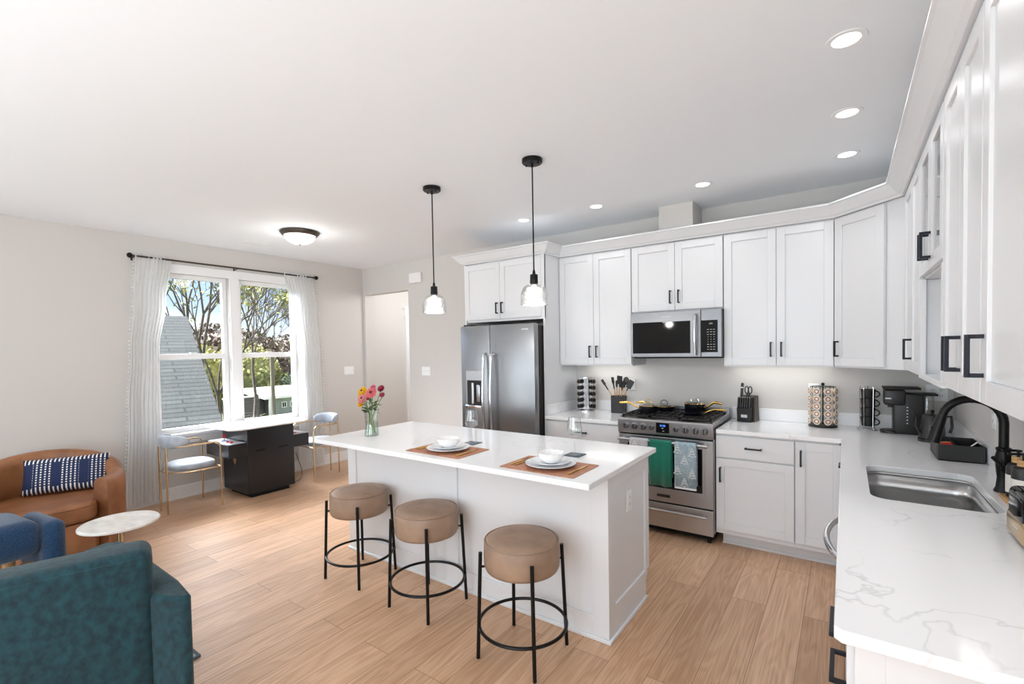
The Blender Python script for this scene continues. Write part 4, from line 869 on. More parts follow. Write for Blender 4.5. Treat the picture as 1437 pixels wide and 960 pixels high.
# ------------------------------------------------------------------ place settings
def glassware(c, label, s=1):
    t = thing('wine_glass', label, 'glass', c, 0, 'wine glasses on the island')
    o = [(0, .0), (.036, .0), (.037, .002), (.006, .006), (.0035, .012), (.0035, .10), (.008, .108), (.040, .118), (.046, .135), (.043, .165), (.035, .222)]
    i = [(.0342, .222), (.042, .165), (.0448, .136), (.038, .121), (0, .115)]
    part('glass_body', MB().lathe([(r*s, z*s) for r, z in o+i], (0, 0, 0), 32), 'crystal', t); return t
def setting(cx, cy, side, gx, gy):
    solo('placemat', MB().prism(rrect(cx-.225, cx+.225, cy-.15, cy+.15, .008, 3), ZT+.0015, ZT+.0045), 'mat', 'tan leather placemat '+side, 'placemat', (cx, cy, ZT+.0015), 'tan placemats', bev=.0005)
    z = ZT+.005
    d = thing('dinner_plate', 'large white dinner plate lying on the placemat '+side, 'plate', (cx+.01, cy, z), 0, 'white dinner plates')
    part('plate_body', MB().lathe([(0, 0), (.075, 0), (.09, .006), (.137, .019), (.138, .022), (.132, .022), (.09, .010), (.075, .005), (0, .005)], (0, 0, 0), 48), 'plate', d)
    d = thing('salad_plate', 'small white salad plate stacked on the dinner plate '+side, 'plate', (cx+.01, cy, z+.0135), 0, 'white salad plates')
    part('plate_body', MB().lathe([(0, 0), (.06, 0), (.075, .005), (.108, .017), (.109, .020), (.104, .020), (.075, .009), (.06, .005), (0, .005)], (0, 0, 0), 48), 'plate', d)
    d = thing('bowl', 'white scalloped bowl on top of the stacked plates '+side, 'bowl', (cx+.012, cy, z+.0195), 0, 'white bowls')
    b = MB(); seg = 48; pr = [(0, .0), (.035, 0), (.045, .006), (.066, .03), (.074, .055), (.071, .055), (.062, .03), (.04, .009), (0, .006)]; vs = []
    for r, zz in pr:
        for i_ in range(seg):
            a = 2*PI*i_/seg; sc = 1+(.022*math.cos(12*a) if zz > .02 else 0); vs.append((r*sc*math.cos(a), r*sc*math.sin(a), zz+(.002*math.cos(12*a) if zz > .05 else 0)))
    b.add(vs, [(j*seg+i_, j*seg+(i_+1) % seg, (j+1)*seg+(i_+1) % seg, (j+1)*seg+i_) for j in range(len(pr)-1) for i_ in range(seg)]); part('bowl_body', b, 'bowlm', d)
    zz = ZT+.0055
    f = MB().tube([(cx-.185, cy-.10, zz+.003), (cx-.185, cy+.02, zz+.003)], [.004, .0025], 8).box(cx-.195, cx-.175, cy+.02, cy+.05, zz+.001, zz+.003)
    for k in range(4): f.box(cx-.195+k*.0058, cx-.1925+k*.0058, cy+.05, cy+.09, zz+.001, zz+.003)
    solo('fork', f, 'gold', 'gold dinner fork at the outer left of the placemat '+side, 'fork', (cx-.185, cy, zz), 'gold forks')
    f = MB().tube([(cx-.158, cy-.09, zz+.003), (cx-.150, cy+.03, zz+.003)], [.0038, .0024], 8).sphere((cx-.147, cy+.065, zz+.0035), .018, 12, 6, (.75, 1.3, .16))
    solo('spoon', f, 'gold', 'gold spoon close to the plate on the placemat '+side, 'spoon', (cx-.15, cy, zz), 'gold spoons')
    f = MB().tube([(cx+.178, cy-.115, zz+.004), (cx+.178, cy-.01, zz+.004)], [.005, .0045], 8).prism([(cx+.171, cy-.01), (cx+.185, cy-.01), (cx+.185, cy+.08), (cx+.180, cy+.105), (cx+.171, cy+.08)], zz+.001, zz+.003)
    solo('knife', f, 'gold', 'gold table knife right of the plate on the placemat '+side, 'knife', (cx+.178, cy, zz), 'gold knives')
    solo('coaster', MB().prism([(gx-.05, gy-.05), (gx+.05, gy-.05), (gx+.05, gy+.05), (gx-.05, gy+.05)], ZT+.0015, ZT+.005), 'rugedge', 'square slate grey coaster under the wine glass '+side, 'coaster', (gx, gy, ZT+.0015), 'grey coasters')
    glassware((gx, gy, ZT+.0055), 'clear stemmed wine glass on the coaster '+side)
setting(-2.065, 2.19, 'nearer the flowers', -2.07, 2.44)
setting(-1.305, 2.175, 'nearer the range', -1.31, 2.48)

# ------------------------------------------------------------------ vase with flowers
vx, vy = -2.935, 2.29
t = wthing('flower_vase', 'clear glass vase of cut flowers on the far end of the island', 'vase', (vx, vy, ZT+.001))
pf = [(0, 0), (.052, 0), (.056, .004), (.047, .07), (.046, .12), (.058, .20), (.0555, .20), (.0435, .12), (.0445, .07), (.051, .012), (0, .010)]
part('glass_body', MB().lathe([(r, z+ZT+.001) for r, z in pf], (vx, vy, 0), 32), 'vaseglass', t)
part('water', MB().lathe([(0, ZT+.013), (.048, ZT+.014), (.042, ZT+.07), (.0425, ZT+.11), (0, ZT+.11)], (vx, vy, 0), 24), 'water', t)
def flower(fx_, fz_, dy, kind, r, name, label, bottom):
    fx_ *= 1.12; fz_ = .16+(fz_-.16)*1.22; r *= 1.15; P = Vector((vx+fx_, vy+dy, ZT+fz_)); t = wthing(name, label, 'flower', (vx, vy, ZT+.02), 'cut flowers in the vase')
    b0 = Vector((vx+bottom[0], vy+bottom[1], ZT+.018)); md = Vector((vx-bottom[0]*.1+fx_*.22, vy+dy*.2, ZT+.17))
    part('stem', MB().tube([b0, (b0+md)/2, md, (md*2+P*1.5)/3.5, P-Vector((0, 0, .012))], .0028, 6), 'stem', t)
    nrm = Vector((fx_*.8+.25, -.75, .45)).normalized(); a1 = nrm.orthogonal().normalized(); a2 = nrm.cross(a1); mb = MB()
    for ring, (rr, cnt, lift) in enumerate(((r, 16, 0), (r*.72, 12, .006), (r*.45, 9, .010))):
        for k_ in range(cnt):
            a = 2*PI*(k_+.5*ring)/cnt; d_ = a1*math.cos(a)+a2*math.sin(a); s_ = a1*-math.sin(a)+a2*math.cos(a); w_ = rr*.24
            q = P+nrm*lift; mb.add([q+nrm*.001, q+d_*rr*.6+s_*w_+nrm*.004, q+d_*rr-nrm*.002, q+d_*rr*.6-s_*w_+nrm*.004, q+d_*rr*.6-nrm*.001], [(0, 1, 2, 3), (0, 3, 2, 4), (0, 4, 2, 1)])
    part('petals', mb, 'f_'+kind, t, smooth=0)
    part('flower_center', MB().sphere(P+nrm*.010, r*.24, 10, 6), 'f_cen' if kind not in ('wine',) else 'f_wine', t)
for a in ((-.055, .305, -.03, 'yel', .036, 'gerbera', 'yellow gerbera at the top left of the bouquet', (.02, .01)),
          (-.088, .275, -.01, 'yel', .033, 'gerbera', 'yellow gerbera at the left edge of the bouquet', (.03, -.01)),
          (-.078, .225, -.03, 'yel', .028, 'gerbera', 'small yellow gerbera lowest on the left of the bouquet', (.01, -.02)),
          (-.028, .262, -.055, 'lpink', .038, 'gerbera', 'pale pink gerbera facing forward in the middle of the bouquet', (-.01, .02)),
          (.055, .30, -.045, 'pink', .043, 'gerbera', 'large pink gerbera at the top right of the bouquet', (-.03, .01)),
          (-.118, .262, .02, 'mag', .024, 'gerbera', 'bright pink bloom poking out at the far left of the bouquet', (.035, 0)),
          (.0, .272, -.02, 'wine', .03, 'gerbera', 'dark wine red bloom between the two pink gerberas', (0, -.03)),
          (.105, .325, .0, 'wine', .026, 'gerbera', 'dark wine red bloom highest at the right of the bouquet', (-.035, -.01)),
          (.105, .285, .01, 'wine', .02, 'gerbera', 'small wine red bloom below the highest one on the right', (-.02, -.03)),
          (.0, .325, .02, 'mag', .024, 'gerbera', 'pink bloom at the back top centre of the bouquet', (.0, .03))):
    flower(*a)
lf = MB()
rl = random.Random(3)
for k_ in range(34):
    a = rl.uniform(0, 2*PI); z = ZT+rl.uniform(.17, .25); r0 = .02; r1 = rl.uniform(.05, .095); up = rl.uniform(-.02, .05)
    c = Vector((vx, vy, z)); d_ = Vector((math.cos(a), math.sin(a), 0)); s_ = Vector((-d_.y, d_.x, 0)); w_ = rl.uniform(.012, .02)
    lf.add([c+d_*r0, c+d_*(r0+r1)*.55+s_*w_+Vector((0, 0, up*.6)), c+d_*r1+Vector((0, 0, up)), c+d_*(r0+r1)*.55-s_*w_+Vector((0, 0, up*.6+.004))], [(0, 1, 2), (0, 2, 3)])
solo('foliage', lf, 'leafd', 'dark green leaves around the neck of the bouquet', 'foliage', (vx, vy, ZT+.17), smooth=0)['kind'] = 'stuff'

# ------------------------------------------------------------------ back counter items
t = thing('spice_rack', 'chrome revolving spice rack on the counter by the fridge panel', 'spice rack', (-2.14, 4.325, ZT+.0005))
part('base', MB().lathe([(0, 0), (.105, 0), (.105, .012), (.095, .018), (0, .018)], (0, 0, 0), 32), 'chrome', t); part('top_plate', MB().lathe([(0, .332), (.088, .332), (.088, .340), (0, .344)], (0, 0, 0), 32), 'chrome', t)
part('column', MB().box(-.048, .048, -.048, .048, .018, .332), 'chrome', t); 
fc = MB()
for i in range(8): a = PI/8+PI/4*i; fc.tube([(.090*math.cos(a), .090*math.sin(a), .018), (.086*math.cos(a), .086*math.sin(a), .332)], .0035, 6)
part('uprights', fc, 'chrome', t)
cols = {-122: 'left', -8: 'right'}
for k_, (ang, nm) in enumerate(cols.items()):
    for r_ in range(5):
        a = math.radians(ang); c = Vector((-2.14+.058*math.cos(a), 4.325+.058*math.sin(a), ZT+.05+r_*.062))
        j = thing('spice_jar', 'dark spice jar in the %s column of the chrome rack, %s row' % (nm, ('bottom', 'second', 'middle', 'fourth', 'top')[r_]), 'jar', c, a-(.35 if ang == -8 else -.25), 'spice jars in the chrome rack')
        part('jar', MB().lathe([(0, 0), (.021, .0), (.022, .004), (.022, .030), (0, .030)], (0, 0, 0), 16, 'X'), 'iron', j); part('lid', MB().lathe([(0, .031), (.021, .031), (.021, .044), (.012, .045), (0, .044)], (0, 0, 0), 16, 'X'), 'bronze', j)
ux, uy = -1.80, 4.335
solo('utensil_crock', MB().box(ux-.058, ux+.058, uy-.058, uy+.058, ZT+.0005, ZT+.008).box(ux-.058, ux-.052, uy-.058, uy+.058, ZT+.008, ZT+.165).box(ux+.052, ux+.058, uy-.058, uy+.058, ZT+.008, ZT+.165).box(ux-.052, ux+.052, uy-.058, uy-.052, ZT+.008, ZT+.165).box(ux-.052, ux+.052, uy+.052, uy+.058, ZT+.008, ZT+.165), 'blackp', 'square black utensil crock left of the range', 'crock', (ux, uy, ZT))
def utensil(tx, tz, b, head, name, label):
    t = wthing(name, label, 'utensil', (ux, uy, ZT+.01), 'cooking utensils in the crock'); p0 = Vector((ux+b[0], uy+b[1], ZT+.012)); p1 = Vector((ux+tx, uy+b[1]*-.6, ZT+tz)); d_ = (p1-p0).normalized(); m_ = p0+d_*((p1-p0).length*.78)
    part('handle', MB().tube([p0, m_], .0055, 8), 'bamboo', t)
    s_ = Vector((0, 1, 0)).cross(d_).normalized(); mb = MB()
    if head == 'spoon': mb.tube([m_, p1-d_*.02], [.006, .012], 8).sphere(p1, .034, 14, 8, (.9, .35, 1.15))
    elif head == 'spat': mb.tube([m_, p1-d_*.03], .006, 8).obox(p1, s_, (0, 1, 0), d_, -.026, .026, -.003, .003, -.04, .045)
    elif head == 'whisk':
        for k_ in range(6):
            a = PI*k_/6; mb.tube([m_+d_*.02]+[m_+d_*(.02+.09*math.sin(q*PI/16)**.8)*1.0+(s_*math.cos(a)+Vector((0, 1, 0))*math.sin(a))*.024*math.cos(q*PI/16) for q in range(1, 16)], .0015, 5)
    elif head == 'tong': mb.tube([m_, m_+d_*.03, p1], [.008, .012, .010], 8)
    elif head == 'turner': mb.tube([m_, p1], [.006, .009], 8).obox(p1, s_, (0, 1, 0), d_, -.013, .013, -.003, .003, -.01, .05)
    part('head', mb, 'blackp', t)
for a in ((-.155, .275, (.035, -.02), 'turner', 'cooking_tongs', 'black utensil leaning far out to the left of the crock'), (-.052, .295, (-.02, .02), 'turner', 'slim_spatula', 'slim black spatula upright at the left of the crock'),
          (-.03, .31, (.0, -.03), 'tong', 'basting_brush', 'black basting brush upright near the crock centre'), (.018, .315, (-.01, .03), 'spat', 'slotted_turner', 'tallest black turner standing in the middle of the crock'),
          (.032, .27, (.02, -.035), 'spoon', 'cooking_spoon', 'black cooking spoon facing forward in the crock'), (.075, .31, (-.03, -.01), 'spoon', 'ladle', 'black ladle leaning right at the back of the crock'), (.115, .275, (-.035, .0), 'spat', 'wide_spatula', 'wide black spatula leaning far right from the crock')):
    utensil(*a)
# knife block
kx, ky = -.672, 4.33
t = wthing('knife_block', 'charcoal knife block with pale label to the right of the range', 'knife block', (kx, ky, ZT))
Mk = Matrix.Translation((kx, ky, ZT)) @ Matrix.Rotation(math.radians(-10), 4, 'Z')
def side(pts, x0, x1): return MB().add([Mk @ Vector((x0, y, z)) for y, z in pts]+[Mk @ Vector((x1, y, z)) for y, z in pts], [tuple(range(len(pts))), tuple(range(len(pts), 2*len(pts)))[::-1]]+[(i, (i+1) % len(pts), len(pts)+(i+1) % len(pts), len(pts)+i) for i in range(len(pts))])
part('block', side([(-.06, .001), (-.072, .115), (-.05, .12), (-.02, .20), (.06, .215), (.085, .001)], -.055, .055), 'blackp', t, bev=.002)
part('wood_side', side([(-.03, .001), (-.01, .20), (.06, .215), (.085, .001)], .056, .072), 'bronze', t, bev=.002)
part('label_plate', side([(-.0628, .032), (-.0608, .032), (-.0665, .062), (-.0685, .062)], -.022, .026), 'greylt', t, label='pale rectangular label')
part('label_mark', side([(-.0637, .041), (-.0630, .041), (-.0655, .054), (-.0662, .054)], -.014, .018), 'iron', t)
rows = ('first', 'second', 'third', 'fourth', 'fifth', 'sixth')
for i in range(6):
    x = -.045+i*.0175; k_ = wthing('steak_knife', '%s steak knife from the left in the front row of the knife block' % rows[i], 'knife', (kx, ky, ZT+.12), 'steak knives in the block')
    part('handle', MB().rbox(-.006, .006, -.011, .011, 0, .085, .003, 2, Mk @ Matrix.Translation((x, -.064, .117)) @ Matrix.Rotation(math.radians(-14), 4, 'X')), 'blackp', k_)
    part('rivet', MB().cyl(tuple(Mk @ Vector((x, -.060, .198))), .004, .012, 'Z', 8), 'chrome', k_)
k_ = wthing('chef_knife', 'tall black handled chef knife at the back left of the knife block', 'knife', (kx, ky, ZT+.2)); 
part('handle', MB().rbox(-.009, .009, -.014, .014, 0, .12, .005, 2, Mk @ Matrix.Translation((-.04, .0, .20)) @ Matrix.Rotation(math.radians(-12), 4, 'X')), 'blackp', k_); part('bolster', MB().rbox(-.0095, .0095, -.015, .015, .075, .085, .002, 2, Mk @ Matrix.Translation((-.04, .0, .20)) @ Matrix.Rotation(math.radians(-12), 4, 'X')), 'chrome', k_)
k_ = wthing('kitchen_scissors', 'black and steel kitchen scissors standing in the knife block', 'scissors', (kx, ky, ZT+.2))
for sx in (-1, 1): part('handle_loop', MB().tube([tuple(Mk @ Vector((.018+sx*.014+.013*math.cos(a), -.01, .262+.03*math.sin(a)))) for a in [2*PI*i/20 for i in range(20)]], .0045, 8, True), 'blackp', k_)
part('pivot', MB().rbox(-.016, .016, -.004, .004, 0, .05, .003, 2, Mk @ Matrix.Translation((.018, -.01, .19))), 'blackp', k_)
# coffee pod carousel
px_, py_ = -.14, 4.33
t = thing('pod_carousel', 'black wire coffee pod carousel on the back counter', 'pod holder', (px_, py_, ZT+.0005))
part('base', MB().lathe([(0, 0), (.094, 0), (.096, .006), (.09, .016), (0, .016)], (0, 0, 0), 32), 'blackp', t); part('pole', MB().cyl((0, 0, .016), .005, .30, 'Z', 10).sphere((0, 0, .325), .012, 12, 8), 'black', t)
wr = MB().tube([(.075*math.cos(a), .075*math.sin(a), .305) for a in [2*PI*i/28 for i in range(28)]], .002, 6, True)
angs = [(-158, 'far left'), (-113, 'left'), (-68, 'middle'), (-23, 'right')]
for ang in (-158, -113, -68, -23, 22, 67, 112, 157):
    a = math.radians(ang)
    for da in (-.19, .19): wr.tube([(.088*math.cos(a+da), .088*math.sin(a+da), .016), (.082*math.cos(a+da), .082*math.sin(a+da), .308), (0, 0, .31)], .0016, 5)
part('wire_frame', wr, 'black', t)
for ang, nm in angs:
    for r_ in range(5):
        a = math.radians(ang); j = thing('coffee_pod', 'foil topped coffee pod in the %s column of the carousel, %s row' % (nm, ('bottom', 'second', 'middle', 'fourth', 'top')[r_]), 'coffee pod', (px_+.058*math.cos(a), py_+.058*math.sin(a), ZT+.047+r_*.057), a, 'coffee pods in the carousel')
        part('cup', MB().lathe([(0, -.004), (.017, -.004), (.022, .032), (.026, .033), (.026, .036), (0, .036)], (0, 0, 0), 20, 'X'), 'podcream', j); part('foil_lid', MB().lathe([(0, .0362), (.0235, .0362), (.0235, .0372), (0, .0372)], (0, 0, 0), 20, 'X'), 'paper', j)
        part('printed_ring', MB().lathe([(.011, .0374), (.018, .0374), (.018, .0378), (.011, .0378)], (0, 0, 0), 20, 'X', True), 'amber', j)
# mug tower
mx0, my0 = .137, 4.33
t = thing('mug_rack', 'thin chrome wire rack holding the stack of four black mugs', 'mug rack', (mx0, my0, ZT+.0005))
wr = MB().tube([(.062*math.cos(a), .062*math.sin(a), .003) for a in [2*PI*i/28 for i in range(28)]], .0025, 6, True).tube([(.048*math.cos(a), .048*math.sin(a), .022) for a in [2*PI*i/28 for i in range(28)]], .002, 6, True)
for ang in (-120, -55, 90, 160):
    a = math.radians(ang); c, s = math.cos(a), math.sin(a); wr.tube([(.062*c, .062*s, .003), (.049*c, .049*s, .022), (.052*c, .052*s, .30), (.047*c, .047*s, .318)], .0024, 6)
part('wire_frame', wr, 'chrome', t)
for i in range(4):
    t = thing('mug', 'black mug, %s in the stack of four in the wire rack' % ('lowest', 'second from the bottom', 'third from the bottom', 'topmost')[i], 'mug', (mx0, my0, ZT+.026+.068*i), math.radians(-18), 'stacked black mugs')
    part('cup', MB().lathe([(0, 0), (.036, 0), (.040, .006), (.0455, .066), (.043, .066), (.037, .010), (0, .006)], (0, 0, 0), 32), 'blackp', t)
    part('handle', MB().tube([(.040+.030*math.sin(q), 0, .034-.023*math.cos(q)) for q in [PI*k/10 for k in range(11)]], .0045, 8), 'blackp', t)
# coffee machine
cx_, cy_ = .345, 4.27
t = wthing('coffee_maker', 'black single serve coffee maker in the corner of the counter', 'coffee maker', (cx_, cy_, ZT))
part('tower', MB().rbox(.275, .44, 4.20, 4.36, ZT+.001, ZT+.285, .012, 3), 'blackp', t)
part('drip_base', MB().lathe([(0, 0), (.062, 0), (.062, .016), (.055, .022), (0, .022)], (.265, 4.255, ZT+.001), 32), 'blackp', t); part('base_block', MB().rbox(.265, .30, 4.205, 4.305, ZT+.001, ZT+.024, .004, 2), 'blackp', t)
part('brew_head', MB().rbox(.222, .34, 4.185, 4.335, ZT+.20, ZT+.31, .014, 3), 'blackp', t); part('lid', MB().rbox(.215, .42, 4.18, 4.34, ZT+.311, ZT+.325, .005, 2), 'iron', t)
part('spout', MB().cyl((.262, 4.255, ZT+.18), .018, .025, 'Z', 16), 'blackp', t)
part('front_mark', MB().box(.228, .262, 4.1835, 4.185, ZT+.243, ZT+.252), 'greylt', t, label='small pale lettering mark')
mk = MB()
for i in range(6): mk.box(.345, .353, 4.1975, 4.20, ZT+.075+i*.022, ZT+.082+i*.022)
part('button_marks', mk, 'greylt', t); part('reservoir', MB().rbox(.441, .49, 4.21, 4.35, ZT+.001, ZT+.27, .01, 3), 'crystal', t); part('reservoir_lid', MB().rbox(.40, .51, 4.205, 4.355, ZT+.272, ZT+.284, .004, 2), 'iron', t)
# kettle
t = wthing('electric_kettle', 'matte black gooseneck electric kettle beside the coffee maker', 'kettle', (.455, 3.99, ZT))
part('power_base', MB().lathe([(0, 0), (.072, 0), (.072, .018), (0, .02)], (.455, 3.99, ZT+.001), 32), 'blackp', t)
part('body', MB().lathe([(0, .022), (.066, .022), (.066, .03), (.060, .10), (.050, .165), (.046, .172), (0, .176)], (.455, 3.99, ZT), 32), 'blackp', t)
part('lid_knob', MB().cyl((.455, 3.99, ZT+.176), .007, .014, 'Z', 12).sphere((.455, 3.99, ZT+.192), .011, 12, 8), 'black', t)
part('spout', MB().tube([(.395, 3.975, ZT+.05), (.372, 3.97, ZT+.10), (.376, 3.97, ZT+.15), (.355, 3.965, ZT+.185)], [.010, .008, .006, .005], 10), 'blackp', t)
part('handle', MB().tube([(.50, 4.0, ZT+.16), (.545, 4.0, ZT+.165), (.55, 4.0, ZT+.10), (.54, 4.0, ZT+.06)], .008, 10), 'blackp', t)
# organiser tray
t = wthing('organizer_tray', 'black compartment organizer box behind the sink', 'tray', (.50, 3.5, ZT))
tx0, tx1, ty0, ty1, tz0, tz1 = .408, .592, 3.375, 3.66, ZT+.001, ZT+.088
part('box', MB().box(tx0, tx1, ty0, ty1, tz0, tz0+.006).box(tx0, tx0+.006, ty0, ty1, tz0, tz1).box(tx1-.006, tx1, ty0, ty1, tz0, tz1).box(tx0+.006, tx1-.006, ty0, ty0+.006, tz0, tz1).box(tx0+.006, tx1-.006, ty1-.006, ty1, tz0, tz1), 'blackp', t, bev=.001)
part('divider', MB().box(tx0+.075, tx0+.079, ty0+.006, ty1-.006, tz0, tz1-.004).box(tx0+.006, tx0+.075, 3.50, 3.504, tz0, tz1-.004), 'blackp', t)
part('side_label', MB().box(tx0-.0012, tx0-.0002, 3.41, 3.60, ZT+.02, ZT+.075), 'bronze', t, label='brown printed side label')
for i in range(9):
    solo('sweetener_packet', MB().rbox(-.012, .012, -.0015, .0015, 0, .06, .001, 1, Matrix.Translation((tx0+.03+.012*(i % 3), 3.39+.0105*i, tz0+.028)) @ Matrix.Rotation(math.radians(-18), 4, 'X')), 'red' if i < 6 else 'bamboo', ('red' if i < 6 else 'tan')+' packet standing in the left compartment of the organizer box, slot %s from the front' % ('one', 'two', 'three', 'four', 'five', 'six', 'seven', 'eight', 'nine')[i], 'packet', (tx0+.03, 3.39+.0105*i, tz0+.028), 'packets in the organizer box')
solo('milk_frother', MB().tube([(.515, 3.46, ZT+.03), (.56, 3.42, ZT+.085), (.575, 3.405, ZT+.105)], [.008, .012, .012], 12), 'chrome', 'silver handheld frother leaning in the organizer box', 'frother', (.53, 3.45, ZT+.03))
# soap bottles, tray, toaster, bread box
solo('soap_tray', MB().rbox(.515, .605, 2.56, 2.72, ZT+.001, ZT+.013, .004, 2), 'bamboo', 'small wooden tray under the soap bottles', 'tray', (.56, 2.64, ZT))
def soap(y, label):
    t = thing('soap_dispenser', label, 'soap dispenser', (.562, y, ZT+.0135), 0, 'soap dispensers')
    part('bottle', MB().lathe([(0, 0), (.033, 0), (.035, .004), (.035, .115), (.030, .132), (.016, .14), (0, .14)], (0, 0, 0), 28), 'blackp', t); part('label_wrap', MB().lathe([(.0352, .02), (.0357, .02), (.0357, .09), (.0352, .09)], (0, 0, 0), 28, close=True), 'paper', t)
    part('collar', MB().lathe([(0, .14), (.019, .14), (.019, .162), (0, .162)], (0, 0, 0), 20), 'bamboo', t); part('pump', MB().cyl((0, 0, .162), .005, .022, 'Z', 10).tube([(.0, 0, .186), (-.045, 0, .184)], .005, 8).cyl((0, 0, .182), .011, .008, 'Z', 12), 'black', t)
soap(2.675, 'matte black soap bottle with bamboo collar nearer the faucet'); soap(2.60, 'matte black soap bottle with bamboo collar nearer the toaster')
t = wthing('toaster', 'glossy black and taupe toaster at the right edge of the counter', 'toaster', (.52, 2.12, ZT))
part('body', MB().rbox(.44, .60, 2.03, 2.215, ZT+.008, ZT+.165, .022, 4), 'screen', t); part('lower_shell', MB().rbox(.438, .602, 2.028, 2.217, ZT+.010, ZT+.085, .012, 3), 'brass', t, label='taupe metallic lower shell')
part('slots', MB().box(.49, .505, 2.06, 2.19, ZT+.164, ZT+.1665).box(.53, .545, 2.06, 2.19, ZT+.164, ZT+.1665), 'gap', t)
fm = MB()
for a in (.46, .58):
    for b in (2.05, 2.19): fm.cyl((a, b, ZT+.001), .008, .01)
part('foot', fm, 'blackp', t); part('front_mark', MB().box(.4368, .4378, 2.08, 2.13, ZT+.05, ZT+.054), 'greylt', t, label='small pale lettering mark')
t = wthing('bread_box', 'brushed metal and wood box at the right frame edge beside the toaster', 'box', (.53, 1.88, ZT))
part('box', MB().rbox(.462, .60, 1.78, 1.99, ZT+.001, ZT+.095, .006, 2), 'bronze', t); part('lid', MB().rbox(.458, .604, 1.776, 1.994, ZT+.096, ZT+.108, .004, 2), 'iron', t)

# ------------------------------------------------------------------ gold framed chairs
def brass_chair():
    t = thing('armchair', 'grey velvet chair with thin gold frame at the left end of the arcade table', 'chair', (-5.44, 1.98, 0), 0, 'gold framed chairs at the arcade table')
    w, f, b, bw = .225, .205, -.225, .09; r = .0085
    for q in (-1, 1):
        part('leg', MB().tube([(q*w, f, 0), (q*w, f, .60), (q*w, f-.012, .635), (q*w, f-.04, .655)], r, 10), 'brass', t); part('leg', MB().tube([(q*bw, b, 0), (q*bw, b, .645)], r, 10), 'brass', t)
    pts = [(w, f-.04, .655), (w*1.0, -.02, .66)]+[(w*math.cos(a), -.02+(b+.02)*math.sin(a), .66-.01*math.sin(a)) for a in [PI*i/14 for i in range(1, 14)]]+[(-w, -.02, .66), (-w, f-.04, .655)]
    part('arm_rail', MB().tube(pts, r, 10), 'brass', t)
    part('seat_rail', MB().tube([(w, f, .40), (w, -.03, .40)]+[(w*math.cos(a), -.03+(b+.03)*math.sin(a), .40) for a in [PI*i/12 for i in range(1, 12)]]+[(-w, -.03, .40), (-w, f, .40)], .006, 8, True), 'brass', t)
    s = MB(); seg = 40; vs = []; pr = [(0, .410), (.85, .408), (.97, .418), (1, .435), (.97, .455), (.85, .470), (.5, .478), (0, .480)]
    for rr, z in pr:
        for i in range(seg):
            a = 2*PI*i/seg; c_, s_ = math.cos(a), math.sin(a); x = .205*abs(c_)**.75*(1 if c_ > 0 else -1); y = .205*abs(s_)**.75*(1 if s_ > 0 else -1); vs.append((x*rr, y*rr+.01, z))
    s.add(vs, [(j*seg+i, j*seg+(i+1) % seg, (j+1)*seg+(i+1) % seg, (j+1)*seg+i) for j in range(len(pr)-1) for i in range(seg)]); part('seat', s, 'greyfab', t, smooth=80)
    bk = MB(); vs = []; n1, n2 = 20, 12
    for i in range(n1+1):
        u = -1+2*i/n1; a = PI/2+u*1.36; cxx, cyy = w*math.cos(a)*.98, -.02+(b+.005)*math.sin(a); hh = .066*math.sqrt(max(.02, 1-abs(u)**4)); th = .022*math.sqrt(max(.05, 1-abs(u)**6)); nn = Vector((math.cos(a), -math.sin(a), 0))
        for k in range(n2): q = 2*PI*k/n2; p = Vector((cxx, cyy, .70))-nn*.012+nn*(th*math.cos(q))+Vector((0, 0, hh*math.sin(q))); vs.append(p)
    bk.add(vs, [(i*n2+k, i*n2+(k+1) % n2, (i+1)*n2+(k+1) % n2, (i+1)*n2+k) for i in range(n1) for k in range(n2)]+[tuple(range(n2)), tuple(n1*n2+k for k in range(n2))])
    part('backrest', bk, 'greyfab', t, smooth=80); return t
c0 = brass_chair()
dup(c0, (-5.40, 3.395, 0), PI, 'grey velvet chair with thin gold frame at the right end of the arcade table')

# ------------------------------------------------------------------ cocktail arcade table
t = wthing('arcade_table', 'black cocktail arcade table with glass top in front of the window', 'arcade table', (-5.44, 2.68, 0))
ax0, ax1, ay0, ay1 = -5.715, -5.155, 2.42, 2.935
part('cabinet', MB().box(ax0, ax1, ay0, ay1, .045, .745), 'arcade', t, bev=.004)
part('plinth', MB().box(ax0+.06, ax1-.04, ay0+.05, ay1-.05, 0, .045), 'gap', t)
tp = MB().prism([(-5.70, 2.245), (-5.18, 2.245), (-5.10, 2.34), (-5.10, 3.04), (-5.18, 3.13), (-5.70, 3.13), (-5.78, 3.04), (-5.78, 2.34)], .747, .762)
part('tabletop', tp, 'marble', t, label='glossy pale reflective glass top', bev=.003)
for s, ya, yb in ((-1, 2.235, 2.419), (1, 2.936, 3.12)):
    pod = part('control_box', MB().box(-5.67, -5.158, ya, yb, .465, .605), 'arcade', t, bev=.003)
    part('control_face', MB().box(-5.65, -5.175, ya+.012, yb-.012, .606, .609), 'greylt', pod); yc = (ya+yb)/2
    part('joystick', MB().cyl((-5.46, yc, .609), .004, .05, 'Z', 8).sphere((-5.46, yc, .667), .017, 14, 8), 'red', pod, label='red ball-top joystick')
    bt = MB()
    for i in range(4): bt.cyl((-5.38+.042*i, yc-.02*(i % 2), .609), .013, .008, 'Z', 14)
    part('buttons', bt, 'red', pod); part('joystick_plate', MB().cyl((-5.46, yc, .6092), .03, .003, 'Z', 20), 'bluep', pod)
dm = MB().add([(-5.44-.04, ay0-.002, .385), (-5.44, ay0-.002, .33), (-5.44+.04, ay0-.002, .385), (-5.44, ay0-.002, .44), (-5.44, ay0-.006, .385)], [(0, 1, 4), (1, 2, 4), (2, 3, 4), (3, 0, 4), (0, 3, 2, 1)])
part('diamond_badge', dm, 'brass', t, smooth=0, label='small gold diamond')
